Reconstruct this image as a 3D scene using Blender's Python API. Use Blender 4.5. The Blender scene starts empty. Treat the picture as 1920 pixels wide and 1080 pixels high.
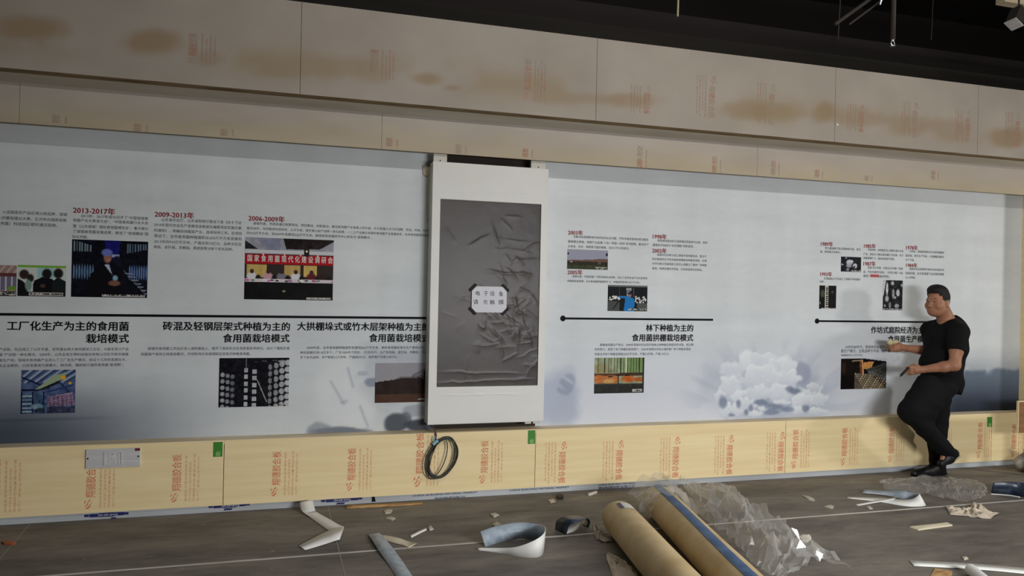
import bpy, math, random
import numpy as np
from mathutils import Matrix, Vector

sc = bpy.context.scene
COL = sc.collection
rng = np.random.default_rng(7)
random.seed(7)

# ------------------------------------------------------------------ camera, world, light, exposure
F, CAMH = 1465.0, 1.65                       # focal length in pixels of a 1920 px wide frame, eye height
ROLL, YAW = math.radians(1.2), math.radians(17.0)
R_ = Vector((math.cos(YAW), -math.sin(YAW), 0)); FW = Vector((math.sin(YAW), math.cos(YAW), 0)); UP = Vector((0, 0, 1))
cr = R_*math.cos(ROLL) + UP*math.sin(ROLL); cu = UP*math.cos(ROLL) - R_*math.sin(ROLL)
cam = bpy.data.cameras.new('camera'); cam.sensor_width = 36; cam.lens = 36*F/1920
camo = bpy.data.objects.new('camera', cam); COL.objects.link(camo)
mw = Matrix.Identity(4)
for i in range(3):
    mw[i][0], mw[i][1], mw[i][2] = cr[i], cu[i], -FW[i]
mw[2][3] = CAMH
camo.matrix_world = mw
cam.clip_start = .05
sc.camera = camo

wd = bpy.data.worlds.new('world'); sc.world = wd; wd.use_nodes = True
wd.node_tree.nodes['Background'].inputs[0].default_value = (.8, .86, .95, 1)
wd.node_tree.nodes['Background'].inputs[1].default_value = .02

def area(name, loc, target, size, power, col=(1, 1, 1), size_y=None):
    l = bpy.data.lights.new(name, 'AREA'); l.energy = power; l.size = size; l.color = col
    if size_y: l.shape = 'RECTANGLE'; l.size_y = size_y
    o = bpy.data.objects.new(name, l); COL.objects.link(o); o.location = loc
    o.rotation_euler = (Vector(target)-Vector(loc)).to_track_quat('-Z', 'Y').to_euler()
    return o
area('flood_light_side', (9.0, 3.0, 2.1), (3.2, 6.1, .6), .35, 54, (1, .97, .92))
area('ceiling_light_row', (3.3, 2.5, 5.3), (3.3, 5.9, 1.6), 6.5, 84, (1, .965, .92), .10)
area('added_fill_light', (3.4, -1.2, 1.8), (3.4, .327, -1.2), 2.2, 470, (.98, .985, 1), 1.0)  # unseen fill added behind the eye, tilted down to brighten the lower wall
sc.cycles.transparent_max_bounces = 32
vs = sc.view_settings
vs.view_transform = 'Standard'; vs.look = 'None'; vs.gamma = 1; vs.use_curve_mapping = False; vs.exposure = 0.0

# ------------------------------------------------------------------ geometry of the place
YP, YB, YF = 6.10, 5.95, 5.83                # printed mural, plywood base, upper fascia (distance from the eye)
def ray(px, py):
    x, y = px-960, py-540
    xr = x*math.cos(ROLL)+y*math.sin(ROLL); yr = y*math.cos(ROLL)-x*math.sin(ROLL)
    return (F*math.sin(YAW)+xr*math.cos(YAW), F*math.cos(YAW)-xr*math.sin(YAW), -yr)
def WL(px, py, Y):                           # point of an upright plane parallel to the wall
    X, Yy, Z = ray(px, py); t = Y/Yy
    return (X*t, Y, CAMH+Z*t)
def FL(px, py, z=0.0):                       # point of a level plane
    X, Yy, Z = ray(px, py); t = (z-CAMH)/Z
    return (X*t, Yy*t, z)
def proj(X, Y, Z):                           # arrays -> photograph coordinates, used to lay out the printed artwork
    d = X*FW[0]+Y*FW[1]; x = X*R_[0]+Y*R_[1]; y = -(Z-CAMH)
    xr, yr = x/d*F, y/d*F
    return 960+xr*math.cos(ROLL)-yr*math.sin(ROLL), 540+yr*math.cos(ROLL)+xr*math.sin(ROLL)

# ------------------------------------------------------------------ materials
def lin(c):
    c = np.asarray(c, float)
    return np.where(c <= .04045, c/12.92, ((c+.055)/1.055)**2.4)
def rgb(r, g, b):
    return tuple(float(v) for v in lin(np.array([r, g, b])/255.0))
def mat(name, c, rough=.6, spec=.4, metal=0, noise=None, bump=None, trans=None):
    """noise=(scale vec3, second colour, amount contrast lo, hi) ; bump=(scale, strength, distance)"""
    m = bpy.data.materials.new(name); m.use_nodes = True
    nt = m.node_tree; b = nt.nodes['Principled BSDF']
    b.inputs['Base Color'].default_value = (*c, 1); b.inputs['Roughness'].default_value = rough
    b.inputs['Specular IOR Level'].default_value = spec; b.inputs['Metallic'].default_value = metal
    if noise or bump:
        tc = nt.nodes.new('ShaderNodeTexCoord')
    if noise:
        sv, c2, lo, hi = noise
        mp = nt.nodes.new('ShaderNodeMapping'); mp.inputs['Scale'].default_value = sv
        nz = nt.nodes.new('ShaderNodeTexNoise'); nz.inputs['Scale'].default_value = 1; nz.inputs['Detail'].default_value = 6
        rp = nt.nodes.new('ShaderNodeValToRGB')
        rp.color_ramp.elements[0].position = lo; rp.color_ramp.elements[1].position = hi
        rp.color_ramp.elements[0].color = (*c, 1); rp.color_ramp.elements[1].color = (*c2, 1)
        nt.links.new(tc.outputs['Object'], mp.inputs['Vector']); nt.links.new(mp.outputs[0], nz.inputs['Vector'])
        nt.links.new(nz.outputs['Fac'], rp.inputs[0]); nt.links.new(rp.outputs[0], b.inputs['Base Color'])
    if bump:
        bs, st, dist = bump
        n2 = nt.nodes.new('ShaderNodeTexNoise'); n2.inputs['Scale'].default_value = bs; n2.inputs['Detail'].default_value = 5
        bp = nt.nodes.new('ShaderNodeBump'); bp.inputs['Strength'].default_value = st; bp.inputs['Distance'].default_value = dist
        nt.links.new(tc.outputs['Object'], n2.inputs['Vector']); nt.links.new(n2.outputs['Fac'], bp.inputs['Height'])
        nt.links.new(bp.outputs[0], b.inputs['Normal'])
    return m
def vcol_mat(name, rough=.5, spec=.3):
    m = bpy.data.materials.new(name); m.use_nodes = True; nt = m.node_tree; b = nt.nodes['Principled BSDF']
    a = nt.nodes.new('ShaderNodeAttribute'); a.attribute_name = 'ink'
    nt.links.new(a.outputs['Color'], b.inputs['Base Color'])
    b.inputs['Roughness'].default_value = rough; b.inputs['Specular IOR Level'].default_value = spec
    return m

M = {}
M['ply'] = mat('plywood', rgb(238, 219, 172), .55, .35, noise=((.9, 5, 22), rgb(226, 203, 152), .3, .75))
M['ply_edge'] = mat('plywood_edge', rgb(150, 132, 100), .7, .2, noise=((3, 30, 60), rgb(96, 76, 52), .45, .7))
M['ledge'] = mat('ledge_board', rgb(224, 209, 178), .7, .2, noise=((1.5, 6, 30), rgb(190, 172, 138), .4, .75))
M['batten'] = mat('painted_batten', rgb(172, 164, 150), .7, .2, noise=((.8, 8, 14), rgb(150, 141, 124), .35, .75))
M['skirt'] = mat('grey_foil_skirting', rgb(180, 184, 187), .5, .4, noise=((1.2, 4, 6), rgb(158, 161, 163), .4, .75))
M['dark_wall'] = mat('dark_board', rgb(52, 46, 40), .8, .2)
M['black'] = mat('black_paint', rgb(44, 40, 39), .8, .2)
M['beam'] = mat('dark_beam', rgb(46, 43, 39), .8, .15, noise=((.6, 4, 9), rgb(36, 33, 30), .3, .8))
M['steel_dark'] = mat('dark_steel', rgb(60, 54, 50), .5, .4)
M['steel'] = mat('brushed_steel', rgb(212, 212, 211), .45, .5, .15, noise=((3, 20, 160), rgb(190, 190, 190), .3, .7))
M['screw'] = mat('screw_dark', rgb(40, 38, 36), .5, .4, .5)
M['white_paint'] = mat('white_lacquer', rgb(221, 221, 216), .45, .4, noise=((1.5, 1.5, 3), rgb(213, 213, 206), .4, .7))
M['bracket'] = mat('bracket_white', rgb(196, 192, 182), .5, .4)
M['ink_black'] = mat('black_ink', rgb(16, 16, 20), .55, .08)
M['ink_grey'] = mat('grey_ink', rgb(58, 60, 64), .55, .1)
M['ink_red'] = mat('dark_red_ink', rgb(135, 26, 34), .55, .12)
M['stamp'] = mat('red_stamp_ink', rgb(214, 116, 84), .6, .25, noise=((60, 60, 60), rgb(213, 165, 118), .42, .68))
M['stamp_pale'] = mat('pale_stamp_ink', rgb(214, 148, 108), .6, .25, noise=((60, 60, 60), rgb(212, 178, 130), .4, .68))
M['stamp_faint'] = mat('faint_stamp_ink', rgb(178, 122, 98), .7, .2, noise=((9, 9, 9), rgb(164, 148, 130), .36, .56))
M['navy_ink'] = mat('navy_ink', rgb(38, 40, 98), .5, .3)
M['slate_ink'] = mat('slate_ink', rgb(70, 76, 96), .5, .3)
M['green'] = mat('green_sticker', rgb(58, 128, 44), .5, .35)
M['green_pale'] = mat('pale_green_print', rgb(160, 196, 120), .5, .35)
M['red_sticker'] = mat('dark_red_sticker', rgb(110, 30, 34), .5, .35)
M['cable'] = mat('dark_cable', rgb(48, 54, 52), .45, .4)
M['cable_purple'] = mat('purple_cable', rgb(88, 62, 66), .5, .4)
M['tie'] = mat('blue_tie', rgb(120, 165, 178), .4, .5)
M['film_black'] = mat('black_plastic_film', rgb(68, 60, 56), .38, .32, noise=((1.2, 1.2, 1.6), rgb(50, 47, 46), .35, .7))
M['tape_black'] = mat('black_tape', rgb(13, 13, 13), .5, .15)
M['paper'] = mat('white_paper', rgb(214, 215, 222), .8, .2)
M['grout'] = mat('pale_floor_line', rgb(206, 202, 192), .8, .2, noise=((3, 30, 3), rgb(172, 166, 154), .4, .75))
M['grout_dim'] = mat('dim_floor_line', rgb(140, 136, 126), .8, .2)
M['kraft'] = mat('kraft_paper', rgb(206, 184, 142), .62, .3, noise=((7, 7, 7), rgb(188, 162, 116), .38, .72))
M['blue_tape'] = mat('blue_tape', rgb(44, 78, 122), .45, .4, noise=((9, 9, 9), rgb(74, 104, 138), .4, .65))
M['label'] = mat('white_label', rgb(216, 212, 205), .6, .3)
M['label_ink'] = mat('label_print', rgb(92, 86, 100), .6, .3)
M['strip_white'] = mat('white_strip', rgb(226, 226, 220), .5, .35)
M['strip_grey'] = mat('grey_blue_backing', rgb(158, 170, 180), .4, .5, noise=((20, 20, 20), rgb(132, 146, 158), .4, .7))
M['strip_cream'] = mat('cream_strip', rgb(218, 208, 180), .6, .3)
M['strip_navy'] = mat('navy_strip', rgb(34, 44, 62), .35, .5, noise=((14, 14, 14), rgb(58, 72, 92), .5, .75))
M['scrap'] = mat('scrap_paper', rgb(196, 188, 172), .8, .2, noise=((30, 30, 30), rgb(170, 160, 142), .4, .7))
M['tissue'] = mat('tissue_paper', rgb(196, 184, 164), .8, .2)
M['lath'] = mat('wood_lath', rgb(196, 158, 108), .7, .2, noise=((10, 60, 60), rgb(130, 90, 56), .45, .7))
M['board_brown'] = mat('brown_board', rgb(140, 104, 72), .7, .2, noise=((3, 3, 22), rgb(118, 84, 56), .4, .7))
M['plaster'] = mat('plaster_piece', rgb(222, 216, 202), .8, .2)
M['copper'] = mat('rusty_scrap', rgb(160, 92, 62), .6, .3)
M['bag'] = mat('white_bag', rgb(176, 172, 160), .6, .3)
M['skin'] = mat('skin', rgb(160, 113, 86), .5, .35, noise=((9, 9, 9), rgb(148, 101, 77), .4, .7))
M['lips'] = mat('lips', rgb(150, 88, 78), .45, .4)
M['eye'] = mat('dark_eye', rgb(26, 18, 16), .3, .5)
M['hair'] = mat('black_hair', rgb(14, 13, 13), .6, .3, bump=(160, .5, .01))
M['shirt'] = mat('black_cotton', rgb(17, 16, 18), .85, .15)
M['trousers'] = mat('black_trousers', rgb(15, 15, 17), .85, .15)
M['shoe'] = mat('black_shoe', rgb(14, 14, 15), .5, .35)
M['sole'] = mat('pale_sole', rgb(170, 158, 134), .7, .25)
M['metal_pale'] = mat('pale_metal', rgb(210, 212, 214), .25, .5, .8)
M['cloth_cream'] = mat('cream_cloth', rgb(196, 186, 146), .85, .2)
M['print'] = vcol_mat('printed_sheet', .5, .16)
M['photo'] = vcol_mat('photo_print', .5, .08)

def film_mat(name, tint, white):
    m = bpy.data.materials.new(name); m.use_nodes = True; nt = m.node_tree; nt.nodes.clear()
    out = nt.nodes.new('ShaderNodeOutputMaterial'); mix = nt.nodes.new('ShaderNodeMixShader'); add = nt.nodes.new('ShaderNodeMixShader'); wm = nt.nodes.new('ShaderNodeMixShader')
    tr = nt.nodes.new('ShaderNodeBsdfTransparent'); tr.inputs[0].default_value = (*tint, 1)
    gl = nt.nodes.new('ShaderNodeBsdfGlossy'); gl.inputs['Roughness'].default_value = .13
    df = nt.nodes.new('ShaderNodeBsdfDiffuse'); df.inputs[0].default_value = (.9, .89, .86, 1)
    tl = nt.nodes.new('ShaderNodeBsdfTranslucent'); tl.inputs[0].default_value = (.9, .89, .86, 1)
    nt.links.new(df.outputs[0], wm.inputs[1]); nt.links.new(tl.outputs[0], wm.inputs[2]); wm.inputs[0].default_value = .45
    nt.links.new(tr.outputs[0], mix.inputs[1]); nt.links.new(wm.outputs[0], mix.inputs[2]); mix.inputs[0].default_value = white
    add.inputs[0].default_value = .1
    nt.links.new(mix.outputs[0], add.inputs[1]); nt.links.new(gl.outputs[0], add.inputs[2]); nt.links.new(add.outputs[0], out.inputs[0])
    return m
M['clear'] = film_mat('clear_plastic_film', (1, 1, .99), .2)

def floor_mat():
    m = bpy.data.materials.new('dusty_grey_tile'); m.use_nodes = True; nt = m.node_tree; b = nt.nodes['Principled BSDF']
    tc = nt.nodes.new('ShaderNodeTexCoord')
    def nz(sv, det, els, rot=0):
        mp = nt.nodes.new('ShaderNodeMapping'); mp.inputs['Scale'].default_value = sv; mp.inputs['Rotation'].default_value = (0, 0, rot)
        n = nt.nodes.new('ShaderNodeTexNoise'); n.inputs['Scale'].default_value = 1; n.inputs['Detail'].default_value = det
        n.inputs['Roughness'].default_value = .62
        r = nt.nodes.new('ShaderNodeValToRGB'); e = r.color_ramp.elements
        e[0].position, e[0].color = els[0][0], (*els[0][1], 1); e[1].position, e[1].color = els[-1][0], (*els[-1][1], 1)
        for p, c in els[1:-1]:
            x = e.new(p); x.color = (*c, 1)
        nt.links.new(tc.outputs['Object'], mp.inputs[0]); nt.links.new(mp.outputs[0], n.inputs['Vector']); nt.links.new(n.outputs['Fac'], r.inputs[0])
        return r
    a = nz((1.1, 3.4, 1), 8, [(.28, rgb(84, 79, 74)), (.5, rgb(114, 108, 100)), (.74, rgb(138, 130, 118))], .25)
    s = nz((5, 16, 1), 10, [(.3, (.72, .72, .72)), (.55, (1, 1, 1)), (.75, (1.12, 1.1, 1.06))], .5)
    w = nz((20, 26, 1), 3, [(.66, (0, 0, 0)), (.74, (.32, .30, .27))])
    mx = nt.nodes.new('ShaderNodeMix'); mx.data_type = 'RGBA'; mx.blend_type = 'MULTIPLY'; mx.inputs[0].default_value = .9
    nt.links.new(a.outputs[0], mx.inputs[6]); nt.links.new(s.outputs[0], mx.inputs[7])
    m2 = nt.nodes.new('ShaderNodeMix'); m2.data_type = 'RGBA'; m2.blend_type = 'ADD'; m2.inputs[0].default_value = .5
    nt.links.new(mx.outputs[2], m2.inputs[6]); nt.links.new(w.outputs[0], m2.inputs[7]); nt.links.new(m2.outputs[2], b.inputs['Base Color'])
    b.inputs['Roughness'].default_value = .62; b.inputs['Specular IOR Level'].default_value = .3
    return m
M['floor'] = floor_mat()

# ------------------------------------------------------------------ object helpers
def link(o): COL.objects.link(o); return o
def empty(name, loc):
    o = bpy.data.objects.new(name, None); o.empty_display_size = .1; o.location = loc; return link(o)
def tag(o, label, cat, group=None):
    o['label'] = label; o['category'] = cat
    if group: o['group'] = group
    return o
class MB:                                    # collects shapes in world space; build() links them as one mesh object
    def __init__(s): s.v = []; s.f = []; s.m = []; s.n = 0; s.mats = []
    def add(s, v, f, m='', smooth=False):
        if m not in s.mats: s.mats.append(m)
        k = s.mats.index(m); b = s.n
        s.v.extend([tuple(map(float, p)) for p in v]); s.n += len(v)
        s.f.extend([tuple(int(i)+b for i in q) for q in f]); s.m.extend([k]*len(f))
        return s
    def box(s, a, b, m=''):
        x0, x1 = sorted((a[0], b[0])); y0, y1 = sorted((a[1], b[1])); z0, z1 = sorted((a[2], b[2]))
        v = [(x, y, z) for z in (z0, z1) for y in (y0, y1) for x in (x0, x1)]
        return s.add(v, [(0, 2, 3, 1), (4, 5, 7, 6), (0, 1, 5, 4), (2, 6, 7, 3), (0, 4, 6, 2), (1, 3, 7, 5)], m)
    def obox(s, c, ax, ay, az, m=''):        # oriented box from centre and three half vectors
        c, ax, ay, az = map(np.array, (c, ax, ay, az))
        v = [c+i*ax+j*ay+k*az for k in (-1, 1) for j in (-1, 1) for i in (-1, 1)]
        return s.add(v, [(0, 2, 3, 1), (4, 5, 7, 6), (0, 1, 5, 4), (2, 6, 7, 3), (0, 4, 6, 2), (1, 3, 7, 5)], m)
    def tube(s, pts, r, m='', n=8, caps=True):
        pts = [np.array(p, float) for p in pts]; rs = r if hasattr(r, '__len__') else [r]*len(pts)
        V = []; Fc = []; up = None
        for i, p in enumerate(pts):
            t = pts[min(i+1, len(pts)-1)]-pts[max(i-1, 0)]; t = t/(np.linalg.norm(t)+1e-9)
            if up is None: up = np.array((0, 0, 1.)) if abs(t[2]) < .9 else np.array((1., 0, 0))
            a = np.cross(t, up); a /= np.linalg.norm(a)+1e-9; up = np.cross(a, t)
            for k in range(n):
                th = 2*math.pi*k/n; V.append(p+rs[i]*(math.cos(th)*a+math.sin(th)*up))
        for i in range(len(pts)-1):
            for k in range(n):
                Fc.append((i*n+k, i*n+(k+1) % n, (i+1)*n+(k+1) % n, (i+1)*n+k))
        if caps: Fc.append(tuple(range(n))[::-1]); Fc.append(tuple((len(pts)-1)*n+k for k in range(n)))
        return s.add(V, Fc, m)
    def prism(s, poly, off, m=''):           # polygon extruded by a vector
        n = len(poly); off = np.array(off, float)
        v = [np.array(p, float) for p in poly]; v = v+[p+off for p in v]
        f = [tuple(range(n))[::-1], tuple(range(n, 2*n))]+[(i, (i+1) % n, n+(i+1) % n, n+i) for i in range(n)]
        return s.add(v, f, m)
    def build(s, name, m, parent=None, loc=None, smooth=False, cols=None):
        v = np.array(s.v)
        if parent is not None: base = np.array(parent.location)
        elif loc is not None: base = np.array(loc)
        else: base = np.array([(v[:, 0].min()+v[:, 0].max())/2, (v[:, 1].min()+v[:, 1].max())/2, v[:, 2].min()])
        if parent is not None and parent.parent is not None:
            base = np.array(parent.parent.location)+np.array(parent.location)
        me = bpy.data.meshes.new(name)
        me.from_pydata([tuple(p) for p in v-base], [], s.f)
        mats = [M[q] if q else m for q in s.mats]
        for q in mats: me.materials.append(q)
        me.polygons.foreach_set('material_index', s.m)
        if smooth: me.polygons.foreach_set('use_smooth', [True]*len(s.f))
        if cols is not None:
            a = me.color_attributes.new('ink', 'FLOAT_COLOR', cols[0])
            c4 = np.ones((len(cols[1]), 4), np.float32); c4[:, :3] = cols[1]
            a.data.foreach_set('color', c4.ravel())
        me.update()
        o = bpy.data.objects.new(name, me); link(o)
        if parent is not None: o.parent = parent
        else: o.location = tuple(base)
        return o
def struct(o): o['kind'] = 'structure'; return o

_gl = {}
def glyphs(s, bold):
    k = (s, bold)
    if k not in _gl:
        c = bpy.data.curves.new('lettering', 'FONT'); c.body = s; c.size = 1; c.resolution_u = 2
        o = bpy.data.objects.new('lettering', c); COL.objects.link(o)
        me = bpy.data.meshes.new_from_object(o.evaluated_get(bpy.context.evaluated_depsgraph_get()))
        v = np.array([q.co[:2] for q in me.vertices]); f = [tuple(p.vertices) for p in me.polygons]
        bpy.data.objects.remove(o); bpy.data.curves.remove(c); bpy.data.meshes.remove(me)
        if bold > .009:                      # heavier stroke: overlapping copies of the same flat letters
            n = len(v); off = [(-1, 0), (1, 0), (0, .7), (0, -.7), (-.6, .5), (.6, -.5)]
            f = [tuple(i+n*q for i in p) for q in range(6) for p in f]
            v = np.concatenate([np.column_stack([v+np.array(d)*bold, np.full(n, q)]) for q, d in enumerate(off)])
        else: v = np.column_stack([v, np.zeros(len(v))])
        _gl[k] = (v, f)
    return _gl[k]
def put_text(mb, s, org, ux, uz, width, height=None, bold=0.0, m='', mid=True):
    """letters laid on a plane: org = left end of the line at mid height, ux/uz unit vectors, width = full line width"""
    v, f = glyphs(s, bold)
    x0, x1 = v[:, 0].min(), v[:, 0].max(); y0, y1 = -.08, .85
    kx = width/(x1-x0); ky = (height/(y1-y0)) if height else kx
    org, ux, uz = map(np.array, (org, ux, uz))
    P = org+np.outer((v[:, 0]-x0)*kx, ux)+np.outer((v[:, 1]-(.5*(y0+y1)))*ky, uz)
    P[:, 1] -= v[:, 2]*.00012
    mb.add(P, f, m)

# value noise for baked artwork and crumpled shapes
def vnoise(x, y, seed=0):
    x, y = np.asarray(x, float), np.asarray(y, float)
    xi, yi = np.floor(x).astype(np.int64), np.floor(y).astype(np.int64); fx, fy = x-xi, y-yi
    fx = fx*fx*(3-2*fx); fy = fy*fy*(3-2*fy)
    def h(a, b):
        n = (a*374761393+b*668265263+seed*1442695041) & 0xffffffff
        n = ((n ^ (n >> 13))*1274126177) & 0xffffffff
        return ((n ^ (n >> 16)) & 0xffff)/65535.0
    return (h(xi, yi)*(1-fx)+h(xi+1, yi)*fx)*(1-fy)+(h(xi, yi+1)*(1-fx)+h(xi+1, yi+1)*fx)*fy
def fbm(x, y, seed=0, o=4):
    s = 0; a = .5; t = 0
    for i in range(o):
        s = s+a*vnoise(x*2**i, y*2**i, seed+i); t += a; a *= .5
    return s/t
def sstep(a, b, x):
    t = np.clip((x-a)/(b-a), 0, 1); return t*t*(3-2*t)

# ------------------------------------------------------------------ room shell
mb = MB(); mb.box((-6, -6, -.1), (13, 9, 0), 'floor')
y_line = FL(860, 1020)[1]
mb.box((-6, y_line-.011, -.01), (13, y_line+.011, .0012), 'grout')
for p0, p1, w in (((617, 958), (647, 1080), .004), ((41, 1000), (5, 1041), .003)):
    a = FL(*p0); b = FL(*p1); d = np.array(b)-np.array(a); d /= np.linalg.norm(d); n = np.array((-d[1], d[0], 0))
    e = np.array(a)-d*.25; g = np.array(b)+d*2.5
    mb.prism([e-n*w, e+n*w, g+n*w, g-n*w], (0, 0, .001), 'grout_dim')
struct(mb.build('floor', M['floor'], loc=(0, 0, 0)))
mb = MB(); mb.box((-6, -6, 5.6), (13, 9, 5.7)); struct(mb.build('ceiling', M['black']))
mb = MB(); mb.box((-6, 8.9, 0), (13, 9, 5.6)); struct(mb.build('wall_back', M['black']))
mb = MB(); mb.box((-6.1, -6, 0), (-6, 9, 5.6)); struct(mb.build('wall_left', M['batten']))
mb = MB(); mb.box((13, -6, 0), (13.1, 9, 5.6)); struct(mb.build('wall_right', M['batten']))
mb = MB(); mb.box((-6, -6.1, 0), (13, -6, 5.6)); struct(mb.build('wall_front', M['batten']))

XL, XR = -2.7, 8.4
zP0 = WL(480, 944, YB)[2]                      # bottom of the plywood base = top of the skirting
zP1 = WL(480, 823, YB)[2]                      # its top edge, where the ledge starts
zB0 = WL(960, 297, YB)[2]                      # bottom of the band over the mural
zB1 = WL(960, 233, YB)[2]
zF0 = WL(960, 212, YF)[2]; zF1 = WL(1440, 111, YF)[2]
XPR = WL(1913, 600, YP)[0]
mb = MB()
mb.box((XL, YP+.006, 0), (XR, YP+.22, zF1-.02), 'dark_wall')
struct(mb.build('wall_partition', M['dark_wall']))
mb = MB(); mb.box((XL, YB+.012, 0), (XR, YP, zP0+.005))
o = mb.build('baseboard_back', M['skirt']); struct(o)
mb = MB(); mb.box((XL, YB+.02, zP1-.018), (XR, YP+.006, zP1-.001)); mb.box((XL, YB+.004, zP1-.03), (XR, YB+.02, zP1-.001))
struct(mb.build('trim_1', M['ledge']))
# batten between band and fascia, underside of the fascia box
mb = MB(); mb.box((XL, YB-.004, zB1+.0), (XR, YP+.006, zF0+.06)); struct(mb.build('trim_2', M['batten']))
mb = MB(); mb.box((XL, YF+.018, zF0+.0), (XR, YP+.006, zF0+.02)); struct(mb.build('trim_3', M['ply_edge']))
# dark beam above the fascia, open black ceiling behind
mb = MB(); mb.box((XL-2, 6.35, zF1-.1), (XR+3, 6.6, 3.98)); struct(mb.build('trim_4', M['beam']))
mb = MB(); mb.box((XL-2, 7.0, 3.9), (XR+3, 7.35, 4.42)); struct(mb.build('trim_5', M['black']))
# return at the right end
mb = MB(); mb.box((XPR, 5.72, zP1), (XPR+.5, YP+.006, zB0+.02), ''); struct(mb.build('trim_6', M['ply']))

# skirting lettering (blue bars and slate print), kept within the skirting's own plane
mb = MB(); yk = YB+.0105
def bar(px0, px1, py, h, m):
    a = WL(px0, py, yk); b = WL(px1, py, yk); mb.box((a[0], yk, a[2]-h/2), (b[0], yk+.002, a[2]+h/2), m)
for x0, y in ((158, 967.5), (391, 950.5), (602, 939.5)):
    k = 1.0 if x0 < 300 else .93
    bar(x0, x0+9*k, y, .016, 'navy_ink'); bar(x0+10*k, x0+26*k, y-.2, .022, 'navy_ink')
    bar(x0+27*k, x0+57*k, y-1.4, .027, 'navy_ink'); bar(x0+57*k, x0+74*k, y-3.6, .022, 'navy_ink'); bar(x0+74*k, x0+83*k, y-4.6, .016, 'navy_ink')
    a = WL(x0+28*k, y-1.4, yk-.001); put_text(mb, 'KING', a, (1, 0, 0), (0, 0, 1), .115, .016, .03, 'skirt')
    a = WL(x0+(48 if x0 < 300 else 30)*k, y+6.5, yk); b = WL(x0+(58 if x0 < 300 else 46)*k, y+6, yk)
    mb.prism([(a[0], yk, a[2]), (b[0], yk, a[2]), (b[0]+.01, yk, a[2]+.012), (a[0]+.01, yk, a[2]+.014)], (0, .002, 0), 'navy_ink')
for x0, x1, y, s, h in ((774, 895, 929.5, 'CHINA BUILDING MATERIAL MARKET', .018), (955, 1067, 919.5, 'CHINA BUILDING MATERIAL MARKET', .018), (1122, 1192, 909.5, 'CHINA BUILDING MATERIAL', .018),
                        (815, 872, 936.5, '建材轻钢材料有限公司', .034), (1122, 1190, 916.5, '建材轻钢材料有限公司', .036)):
    a = WL(x0, y, yk-.0005); b = WL(x1, y, yk-.0005); put_text(mb, s, a, (1, 0, 0), (0, 0, 1), b[0]-a[0], h, .01, 'slate_ink')
a = WL(697, 936, yk); mb.prism([(a[0], yk, a[2]-.02), (a[0]+.03, yk, a[2]-.02), (a[0]+.02, yk, a[2]+.03), (a[0], yk, a[2]+.03)], (0, .002, 0), 'ink_black')
o2 = mb.build('trim_7', M['navy_ink']); struct(o2)

# ------------------------------------------------------------------ plywood base sheets with red stamps
def stamp(mb, px, py0, py1, Y, up=True, m='stamp', m2='stamp_pale', full=True):
    """one column of red print: logo, five big letters, four columns of fine print. px = centre of the big letters"""
    t = WL(px, py0, Y); b = WL(px, py1, Y); x, z1, z0 = t[0], t[2], b[2]; H = z1-z0; yy = Y-.0006
    ux, uz = ((0, 0, 1), (-1, 0, 0)) if up else ((0, 0, -1), (1, 0, 0))
    sgn = 1 if up else -1
    org = (x, yy, z0+H*.26) if up else (x, yy, z1-H*.26)
    put_text(mb, '翔德胶合板', org, ux, uz, H*.74, .06, .012, m)
    for j in range(4):
        xx = x+sgn*(.062+.027*j); st = ('规格型号等级厚度胶合板', '执行标准人造板及其制品', '甲醛释放限量等级环保', '生产厂家板业有限公司')[j]
        L = H*(.95, .8, .97, .9)[j]
        put_text(mb, st, (xx, yy, z0+.01 if up else z1-.01), ux, uz, L, .015, 0, m2)
    # flame-like swirl above / below the letters
    lz = z0+H*.12 if up else z1-H*.12
    fl_ = [[(-.030, -.040), (-.006, -.046), (.016, -.030), (.022, -.006), (.010, .012), (.012, -.008), (.0, -.026), (-.018, -.032)],
           [(-.036, -.018), (-.020, -.022), (-.004, -.010), (.0, .010), (-.012, .026), (-.010, .006), (-.018, -.006)],
           [(-.004, .020), (.010, .024), (.020, .040), (.010, .052), (.008, .040), (-.002, .034)],
           [(-.040, .010), (-.026, .014), (-.020, .030), (-.028, .046), (-.030, .030), (-.038, .022)], [(.022, .004), (.034, .014), (.032, .030), (.026, .018)]]
    k = H/.48
    for P in fl_:
        mb.add([(x-sgn*.012+sgn*p[0]*k, yy, lz+sgn*p[1]*k) for p in P], [tuple(range(len(P)))], m)
seams = [XL, WL(419.5, 880, YB)[0], WL(1003.5, 860, YB)[0], WL(1472.5, 840, YB)[0], WL(1859, 820, YB)[0], XR]
stamps = [[(-8, 862, 965, True), (171, 866, 956, True), (332, 852, 944, True)],
          [(519, 846, 932, True), (660, 840, 922, True), (788, 812, 915, True), (909, 826, 908, True)],
          [(1055, 826, 906, False), (1162, 824, 900, False), (1268, 817, 896, False), (1369, 814, 890, False), (1465, 808, 884, False)],
          [(1492, 805, 880, True), (1584, 802, 874, True), (1672, 800, 868, True), (1762, 800, 862, True), (1838, 792, 860, True)], [(1902, 795, 858, True)]]
plabels = ['pale plywood base sheet at left carrying the steel exit plate', 'plywood base sheet behind the hanging cable coil, upright red stamps',
           'brightest plywood base sheet with upside-down red stamps, right of the display', 'plywood base sheet behind the legs of the man in black', 'last narrow plywood base sheet against the right-hand return']
stick = {0: (400, 417, 829, 856), 1: (990, 1003, 807, 832), 3: (1851, 1860, 782, 800)}
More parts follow.
